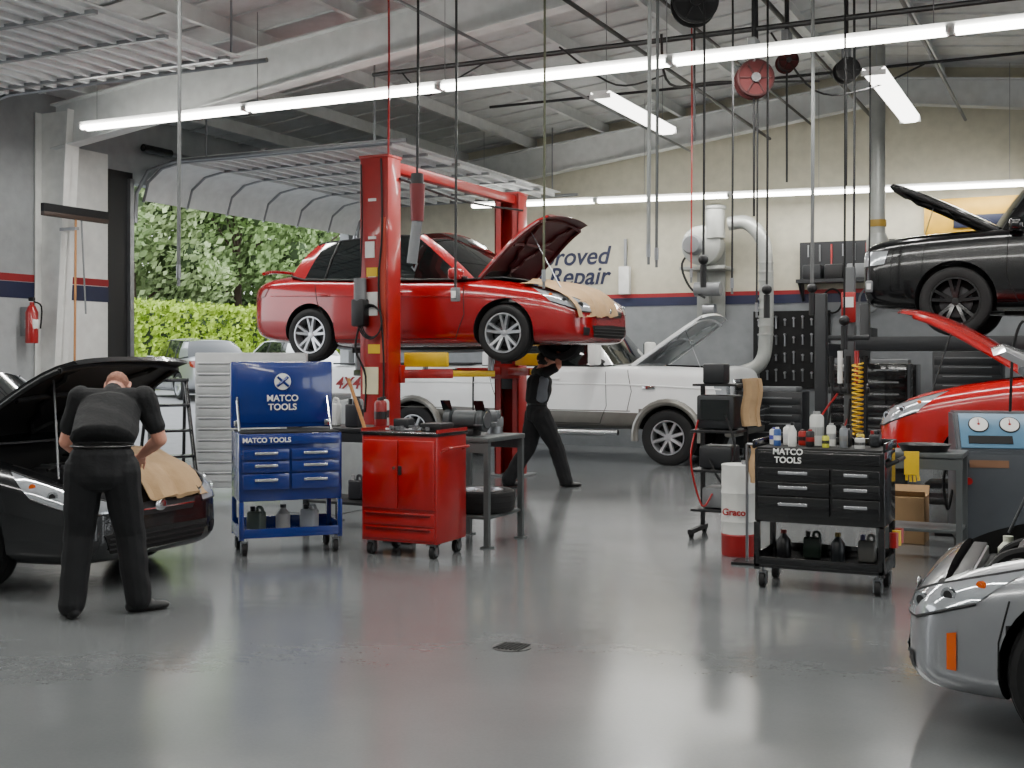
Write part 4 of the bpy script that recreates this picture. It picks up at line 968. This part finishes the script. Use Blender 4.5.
for x in (-.18,.06):
    for r,m,z in ((.082,BLK,0),(.072,WHT,.004)):
        c=pc+V((x,0,0))+up_*.06; b.cyl(c+nn*(.002+z),c+nn*(.012+z),r,m,seg=24)
    b.cyl(c+nn*.017,c+nn*.018,.012,RED); b.box(c+nn*.018+up_*.03,(.006,.05,.002),RED,rot=(sl,0,0))
b.box(pc+V((-.1,0,0))-up_*.10+nn*.008,(.34,.08,.01),DRK,rot=(sl,0,0)); b.box(pc+V((.24,0,0))+nn*.008,(.12,.2,.01),WHT,rot=(sl,0,0))
b.cyl((-.3,-.1,.12),(-.36,-.1,.12),.1,RUB); b.cyl((.3,-.1,.12),(.36,-.1,.12),.1,RUB)
for sx in (-.3,.3): b.cyl((sx,-.22,.05),(sx+.03,-.22,.05),.05,RUB)
b.box((-.12,-.305,.74),(.3,.01,.06),M('panel_tan',(130,94,68),.5)); b.cyl((-.28,-.3,.6),(-.28,-.34,.6),.03,RED)
b.tube([(-.39,-.1,.8),(-.46,-.2,.6),(-.43,-.2,.35),(-.38,-.1,.5)],.012,RUB,smooth=5)
b.tube([(.1,.1,1.15),(.12,.05,1.7),(.2,.0,1.9),(.3,.2,1.5)],.012,RUB,smooth=5)
b.done(p,rad(12))
bench('parts_bench',cam_to_room(3.28,9.6,0),0,.66,.46,.86,BG,BG)
b=B('drain_tray'); p=cam_to_room(3.28,9.55,.861); b.lathe([(.17,0),(.2,.05),(.205,.055),(.19,.05),(.16,.01),(.001,.01)],p,(0,0,1),BLK,24); b.done()
b=B('cardboard_box'); CB=M('cardboard',(160,130,94),.85)
p=cam_to_room(3.45,10.5,0); b.box(p+V((0,0,.2)),(.34,.34,.4),CB,bev=.004); b.box(p+V((0,-.1,.42)),(.34,.02,.12),CB,rot=(.9,0,0)); b.box(p+V((0,.17,.42)),(.34,.02,.12),CB,rot=(-.6,0,0)); b.done()
b=B('work_gloves'); p=cam_to_room(3.1,9.40,0.86); b.grid([[p+V((.1*k/5,-.13-.01*math.sin(k),.02+.0*j-.18*j/6)) for k in range(6)] for j in range(7)],YEL,thick=.02)
for k in range(4): b.tube([p+V((.01+.026*k,-.13,-.15)),p+V((.01+.03*k,-.13,-.22+.01*abs(k-1.5)))],.011,YEL)
b.done()
b=B('hose_station'); p=cam_to_room(3.35,11.9,0)
b.box(p+V((0,0,.02)),(.5,.5,.04),GRY); b.box(p+V((0,0,1.25)),(.1,.1,2.5),M('post_grey',(80,82,84),.5),bev=.01)
for i,c in enumerate((DRK,WHT,DRK,RED,DRK)):
    b.cyl(p+V((-.16+.08*i,-.08,1.35)),p+V((-.16+.08*i,-.08,1.62+.05*(i%2))),.025,c); b.cyl(p+V((-.16+.08*i,-.08,1.25)),p+V((-.16+.08*i,-.08,1.35)),.012,BLK)
b.box(p+V((0,-.06,1.8)),(.4,.04,.05),DG,bev=.01); b.box(p+V((0,-.06,1.28)),(.4,.04,.06),BLK,bev=.01); b.box(p+V((0,-.07,2.1)),(.14,.03,.3),LRED,bev=.01); b.box(p+V((0,-.09,2.15)),(.1,.01,.1),WHT)
pts=[]
for k in range(160):
    a=k*.62; pts.append(p+V((.1+.05*math.cos(a),-.14+.05*math.sin(a),1.55-.7*k/160)))
b.tube(pts,.009,YEL,seg=5)
b.tube([p+V((-.15,-.1,1.25)),p+V((-.2,-.12,.7)),p+V((-.05,-.14,.5)),p+V((.02,-.1,1.2))],.011,RUB,smooth=6)
b.tube([p+V((-.1,-.1,1.25)),p+V((-.3,-.12,.9)),p+V((-.25,-.14,.4)),p+V((.0,-.1,1.0))],.011,RED,smooth=6)
b.done()
# back-wall equipment
b=B('exhaust_blower'); p=V((-6.0,YB-.5,3.52)); WE=M('duct_grey',(150,152,148),.45,.3)
b.box((p.x,YB-.08,2.95),(.5,.06,1.3),WE,bev=.01); b.box((p.x,p.y+.15,3.14),(.8,.6,.06),WE,bev=.01); b.tube([(p.x,YB-.08,2.5),(p.x,p.y,3.12)],.03,WE)
b.lathe([(.28,0),(.34,.03),(.34,.3),(.28,.33),(.001,.33)],p+V((0,.1,0)),(0,-1,0),WE,32); b.lathe([(.15,.33),(.17,.36),(.17,.5),(.14,.55),(.001,.55)],p+V((-.1,.1,0)),(0,-1,0),GRY,24)
b.lathe([(.13,0),(.17,.02),(.17,.5),(.19,.52),(.19,.56),(.14,.58),(.001,.6)],p+V((.22,-.1,.1)),(0,0,1),WE,24)
b.tube([p+V((.45,-.05,.36)),p+V((.75,-.05,.36)),p+V((1.0,-.05,.1)),p+V((1.08,-.05,-.3)),p+V((1.08,-.05,-1.6)),p+V((1.0,-.1,-2.0)),p+V((.75,-.15,-2.15)),p+V((.5,-.2,-2.2))],.12,WE,seg=16,smooth=6)
for k in range(9): b.lathe([(.125,0),(.13,.02),(.125,.04)],p+V((1.08,-.05,-.35-.15*k)),(0,0,1),WE,20)
b.cyl(p+V((-.1,-.2,-.75)),p+V((.35,-.2,-.75)),.12,GRY); b.cyl(p+V((.05,-.2,-1.1)),p+V((.25,-.2,-1.1)),.1,STL)
b.tube([p+V((-.1,-.1,.0)),p+V((-.35,-.15,-.3)),p+V((-.2,-.2,-.7)),p+V((.1,-.3,-.9))],.02,RUB,smooth=5)
b.done()
b=B('wall_tool_shelf')
b.box((-3.3,YB-.25,2.88),(2.3,.36,.06),DG); b.box((-3.3,YB-.09,3.2),(2.3,.05,.7),DG)
for i in range(6):
    b.box((-4.2+.36*i,YB-.24,3.03),(.3,.28,.24),[DG,BLK,GRY][i%3],bev=.02)
for i in range(12):
    x=-4.3+.19*i; L=.2+.08*(i%3); b.cyl((x,YB-.14,3.5),(x,YB-.14,3.5-L),.014,[STL,GRY,RED][i%3],seg=6)
for x in (-4.4,-2.2): b.prism([(0,0),(.36,0),(0,-.3)],(x,YB-.07,2.86),(0,-1,0),(0,0,1),.04,DG)
for k in range(3): b.tube([(-3.9+.6*k+.16*math.cos(a),YB-.16,2.55+.2*math.sin(a)) for a in [2*pi*q/20 for q in range(20)]],.018,[RUB,GRY,RUB][k],seg=5,closed=True)
b.done()
b=B('tool_pegboard'); b.box((-4.6,YB-.08,1.75),(1.3,.04,1.3),DRK)
for i in range(8):
    for j in range(4):
        x=-5.15+.15*i; z=1.3+.3*j; L=.1+.05*((i+j)%3); b.cyl((x,YB-.12,z-L/2),(x,YB-.12,z+L/2),.016,STL if (i+j)%2 else GRY,seg=8); b.cyl((x,YB-.16,z+L/2),(x,YB-.1,z+L/2),.02,STL,seg=8)
b.done()
for i,(xx,yy,w,h,m) in enumerate(((-4.75,19.7,1.1,1.05,DG),(-3.1,19.7,1.3,1.5,BLKE),(-1.7,19.6,1.0,1.7,DG))):
    b=B('roll_cabinet'); b.box((0,0,.12+(h-.12)/2),(w,.55,h-.12),m,bev=.012); casters(b,w/2-.08,.2)
    z=h-.08; n=int((h-.25)/.14)
    for k in range(n): b.box((0,-.28,z-.06),(w-.06,.02,.12),m,bev=.004); b.box((0,-.295,z-.02),(w*.7,.014,.018),GRY,bev=.003); z-=.14
    b.box((0,0,h+.04),(w*.8,.4,.08),GRY,bev=.01); b.done((xx,yy,0))
b=B('wall_control_box'); b.box((-7.60,YB-.1,3.0),(.2,.12,.5),WHT,bev=.01); b.box((-7.60,YB-.06,3.45),(.05,.04,.6),STL); b.done()
b=B('narrow_tool_chest'); p=cam_to_room(4.75,15.1,0)
b.box(p+V((0,0,.78)),(.5,.5,1.5),BLKE,bev=.01)
for k in range(9): b.box(p+V((0,-.26,.2+.15*k)),(.44,.02,.13),BLKE,bev=.004); b.box(p+V((0,-.275,.25+.15*k)),(.3,.012,.02),HAND)
b.done()
text('wall_lettering','Approved\nAuto Repair',.46,NAVY,(-7.95,YB-.012,3.28),(pi/2,0,0),shear=.25,bold=.007,align='RIGHT',sp=.8)
b=B('shop_sign'); b.box((-1.6,YB-.07,3.85),(1.7,.08,.62),M('sign_yellow',(200,155,30),.5),bev=.01); b.box((-1.5,YB-.12,3.78),(1.0,.03,.2),M('sign_dark',(30,36,60),.5),bev=.005); b.done()
b=B('vent_stack'); p=cam_to_room(5.3,17.4,0); b.cyl((p.x,p.y,3.1),(p.x,p.y,zr(p.x)-.02),.11,WE); b.lathe([(.12,0),(.16,.1),(.16,.3),(.12,.4)],(p.x,p.y,3.0),(0,0,1),WE,20); b.lathe([(.125,0),(.13,.05),(.125,.1)],(p.x,p.y,3.5),(0,0,1),M('band_ochre',(150,120,40),.5),20); b.lathe([(.08,-.1),(.12,0)],(p.x,p.y,3.0),(0,0,1),GRY,20); b.done()
# ---------------------------------------------------------------- left wall objects
b=B('fire_extinguisher'); p=V((XL+.22,11.85,0))
b.lathe([(.08,0),(.085,.02),(.085,.42),(.05,.5),(.03,.52),(.03,.56)],p+V((0,0,1.8)),(0,0,1),RED,20); b.box(p+V((0,0,2.4)),(.1,.04,.05),BLK,bev=.01); b.tube([p+V((0,.03,2.37)),p+V((.05,.12,2.3)),p+V((.03,.12,2.0))],.012,RUB,smooth=4); b.box(p+V((0,-.0,2.06)),(.175,.1,.14),WHT,bev=.02); b.box((XL+.1,11.85,2.1),(.16,.03,.4),STL)
b.done()
b=B('push_broom'); p=V((-12.38,12.05,0))
b.box(p+V((0,0,3.50)),(.07,1.15,.06),M('wood_dark',(50,36,28),.6),bev=.01); b.box(p+V((0,0,3.58)),(.06,1.15,.11),M('bristle',(18,18,20),.9,bump=.8,bscale=120)); b.tube([p+V((0,0,3.48)),p+V((.03,-.05,1.5))],.016,WD); b.tube([p+V((0,.1,3.48)),p+V((.03,.15,2.2))],.012,GRY); b.box(p+V((-.12,0,3.35)),(.3,.06,.04),STL); b.done()
b=B('wall_switch'); b.box((XL+.05,11.3,2.0),(.08,.12,.18),WHT,bev=.01); b.tube([(XL+.03,11.3,2.1),(XL+.03,11.3,4.9)],.015,STL); b.done()
# ---------------------------------------------------------------- hanging cables and reels
HG=M('hose_grey',(96,98,98),.6); HL=M('hose_pale',(140,142,140),.6)
def hang(name,r,a,zb,rad_,mat,end=None,ztop=None):
    p=cam_to_room(r,a,0); b=B(name); zt=zr(p.x)-.03 if ztop is None else ztop
    b.tube([(p.x,p.y,zt),(p.x+.01,p.y,(zt+zb)/2),(p.x,p.y,zb)],rad_,mat,smooth=3,seg=6)
    b.box((p.x,p.y,zt),(.1,.1,.05),BLK,bev=.01)
    if end=='box': b.box((p.x,p.y,zb-.05),(.07,.06,.12),GRY,bev=.01); b.box((p.x,p.y-.035,zb-.05),(.04,.01,.06),WHT)
    elif end=='lamp':
        b.cyl((p.x,p.y,zb),(p.x,p.y,zb-.12),.06,BLK); b.cyl((p.x,p.y,zb-.1),(p.x,p.y,zb-.45),.075,M('worklight_red',(110,20,26),.4),r2=.06); b.cyl((p.x,p.y,zb-.45),(p.x-.06,p.y,zb-.85),.05,M('worklight_grey',(120,122,125),.4)); b.tube([(p.x,p.y,zb-.85),(p.x-.03,p.y,zb-.92),(p.x-.06,p.y,zb-.88)],.01,STL)
    elif end=='air': b.cyl((p.x,p.y,zb),(p.x,p.y,zb-.1),.018,STL); b.cyl((p.x,p.y,zb-.1),(p.x,p.y,zb-.16),.012,GRY)
    elif end=='tool': b.cyl((p.x,p.y,zb),(p.x,p.y,zb-.22),.03,BLK); b.sph((p.x,p.y,zb+.05),.05,BLK)
    b.done()
hang('air_hose_drop',-2.5,9.0,2.3,.014,HG,'air')
hang('work_light',-.9,11.4,3.35,.013,BLK,'lamp')
hang('power_cord_drop',-1.34,13.0,3.8,.012,RED)
hang('power_cord_drop',-.49,10.4,2.2,.012,BLK,'box')
hang('air_hose_drop',.27,10.2,2.35,.011,M('hose_olive',(90,92,70),.6),'air')
hang('air_hose_drop',1.08,9.5,2.5,.018,HL,'air')
hang('air_hose_drop',1.18,9.8,2.5,.014,HG,'air')
hang('power_cord_drop',1.85,11.6,2.5,.013,BLK,'tool')
hang('air_hose_drop',2.2,12.0,2.4,.012,BLK,'air')
hang('power_cord_drop',2.42,11.4,2.2,.012,BLK,'tool')
hang('air_hose_drop',3.0,12.0,2.25,.02,HG,'tool')
hang('power_cord_drop',3.1,11.2,1.9,.011,RUB,'tool')
hang('air_hose_drop',3.5,12.3,2.3,.014,BLK,'air')
hang('air_hose_drop',2.65,13.0,2.2,.012,BLK,'air')
hang('power_cord_drop',3.75,12.6,2.4,.010,BLK,'box')
hang('air_hose_drop',2.0,13.4,2.6,.010,LRED,'air')
def reel(r,a,z,R,mat,rim_):
    p=cam_to_room(r,a,z); b=B('hose_reel'); ax=V((SR,-CR,0))
    b.cyl(p-ax*.09,p-ax*.07,R,mat,seg=32); b.cyl(p+ax*.07,p+ax*.09,R,mat,seg=32); b.cyl(p-ax*.07,p+ax*.07,R*.8,RUB,seg=28); b.cyl(p+ax*.09,p+ax*.12,R*.25,BLK); b.lathe([(R*.97,0),(R,.015),(R*.9,.02)],p+ax*.085,ax,rim_,30,caps=False)
    for k in range(6): b.cyl(p+ax*.092,p+ax*.092+(ax.cross(V((0,0,1)))*math.cos(k*pi/3)+V((0,0,1))*math.sin(k*pi/3))*R*.85,.01,rim_,seg=6)
    b.box(p+V((0,0,R+.1)),(.08,.2,.25),GRY,bev=.01); b.cyl(p+V((0,0,R+.2)),(p.x,p.y,zr(p.x)-.01),.025,BLK); b.tube([p+V((0,0,-R)),p+V((.0,0,-R-1.2))],.012,RUB); b.done()
RDK=M('reel_dark_red',(58,5,6),.9)
RDK2=M('reel_red',(40,4,4),.9)
reel(2.46,12.2,4.43,.19,RDK,RDK2); reel(3.0,13.1,4.83,.11,RDK,RDK2); reel(1.9,12.5,5.3,.24,BLK,BLK); reel(3.9,14.,4.95,.14,BLK,BLK)
b=B('overhead_conduits')
for (x,zo,r_,m) in ((-4.9,.9,.025,BLK),(-4.2,.8,.02,BLK),(-3.2,.9,.03,BLK),(-6.3,.85,.02,GRY),(-1.8,.9,.025,GRY)):
    b.cyl((x,5,zr(x)-zo),(x,YB-.35,zr(x)-zo),r_,m,seg=8)
for (y,z,r_) in ((13.2,5.25,.02),(12.6,5.1,.025),(15.8,5.3,.02)):
    b.cyl((-8,y,z),(1,y,z),r_,BLK,seg=8)
b.tube([(-4.2,12.4,5.1),(-4.3,13,4.7),(-4.0,14,4.9),(-3.2,15.8,5.2)],.015,BLK,smooth=6)
b.tube([(-5.4,12.4,5.1),(-5.1,13.4,4.85),(-4.9,14.6,5.2)],.012,BLK,smooth=6)
b.tube([(-7.6,12.6,5.1),(-7.2,12.5,4.75),(-6.9,12.6,4.9),(-6.4,12.6,5.1)],.010,BLK,smooth=6)
b.tube([(-3.2,13.2,5.2),(-2.8,13.6,4.6),(-2.3,14.2,4.7),(-1.8,15.,5.1)],.012,BLK,smooth=6)
b.done()
# ---------------------------------------------------------------- world, camera
w=bpy.data.worlds.new('overcast_sky'); scene.world=w; w.use_nodes=True; nt=w.node_tree; bg=nt.nodes['Background']
tc=nt.nodes.new('ShaderNodeTexCoord'); sp=nt.nodes.new('ShaderNodeSeparateXYZ'); cr=nt.nodes.new('ShaderNodeValToRGB')
nt.links.new(tc.outputs['Generated'],sp.inputs[0]); nt.links.new(sp.outputs['Z'],cr.inputs['Fac']); nt.links.new(cr.outputs['Color'],bg.inputs['Color'])
cr.color_ramp.elements[0].color=(.9,.93,.95,1); cr.color_ramp.elements[1].color=(.82,.88,.95,1); bg.inputs['Strength'].default_value=3.8
cd=bpy.data.cameras.new('camera'); cam=bpy.data.objects.new('camera',cd); COL.objects.link(cam)
cam.location=(0,0,1.6); cam.rotation_euler=(pi/2,0,ROT); cd.sensor_width=36; cd.lens=42.19; cd.shift_y=-26/1024; cd.clip_end=300
scene.camera=cam
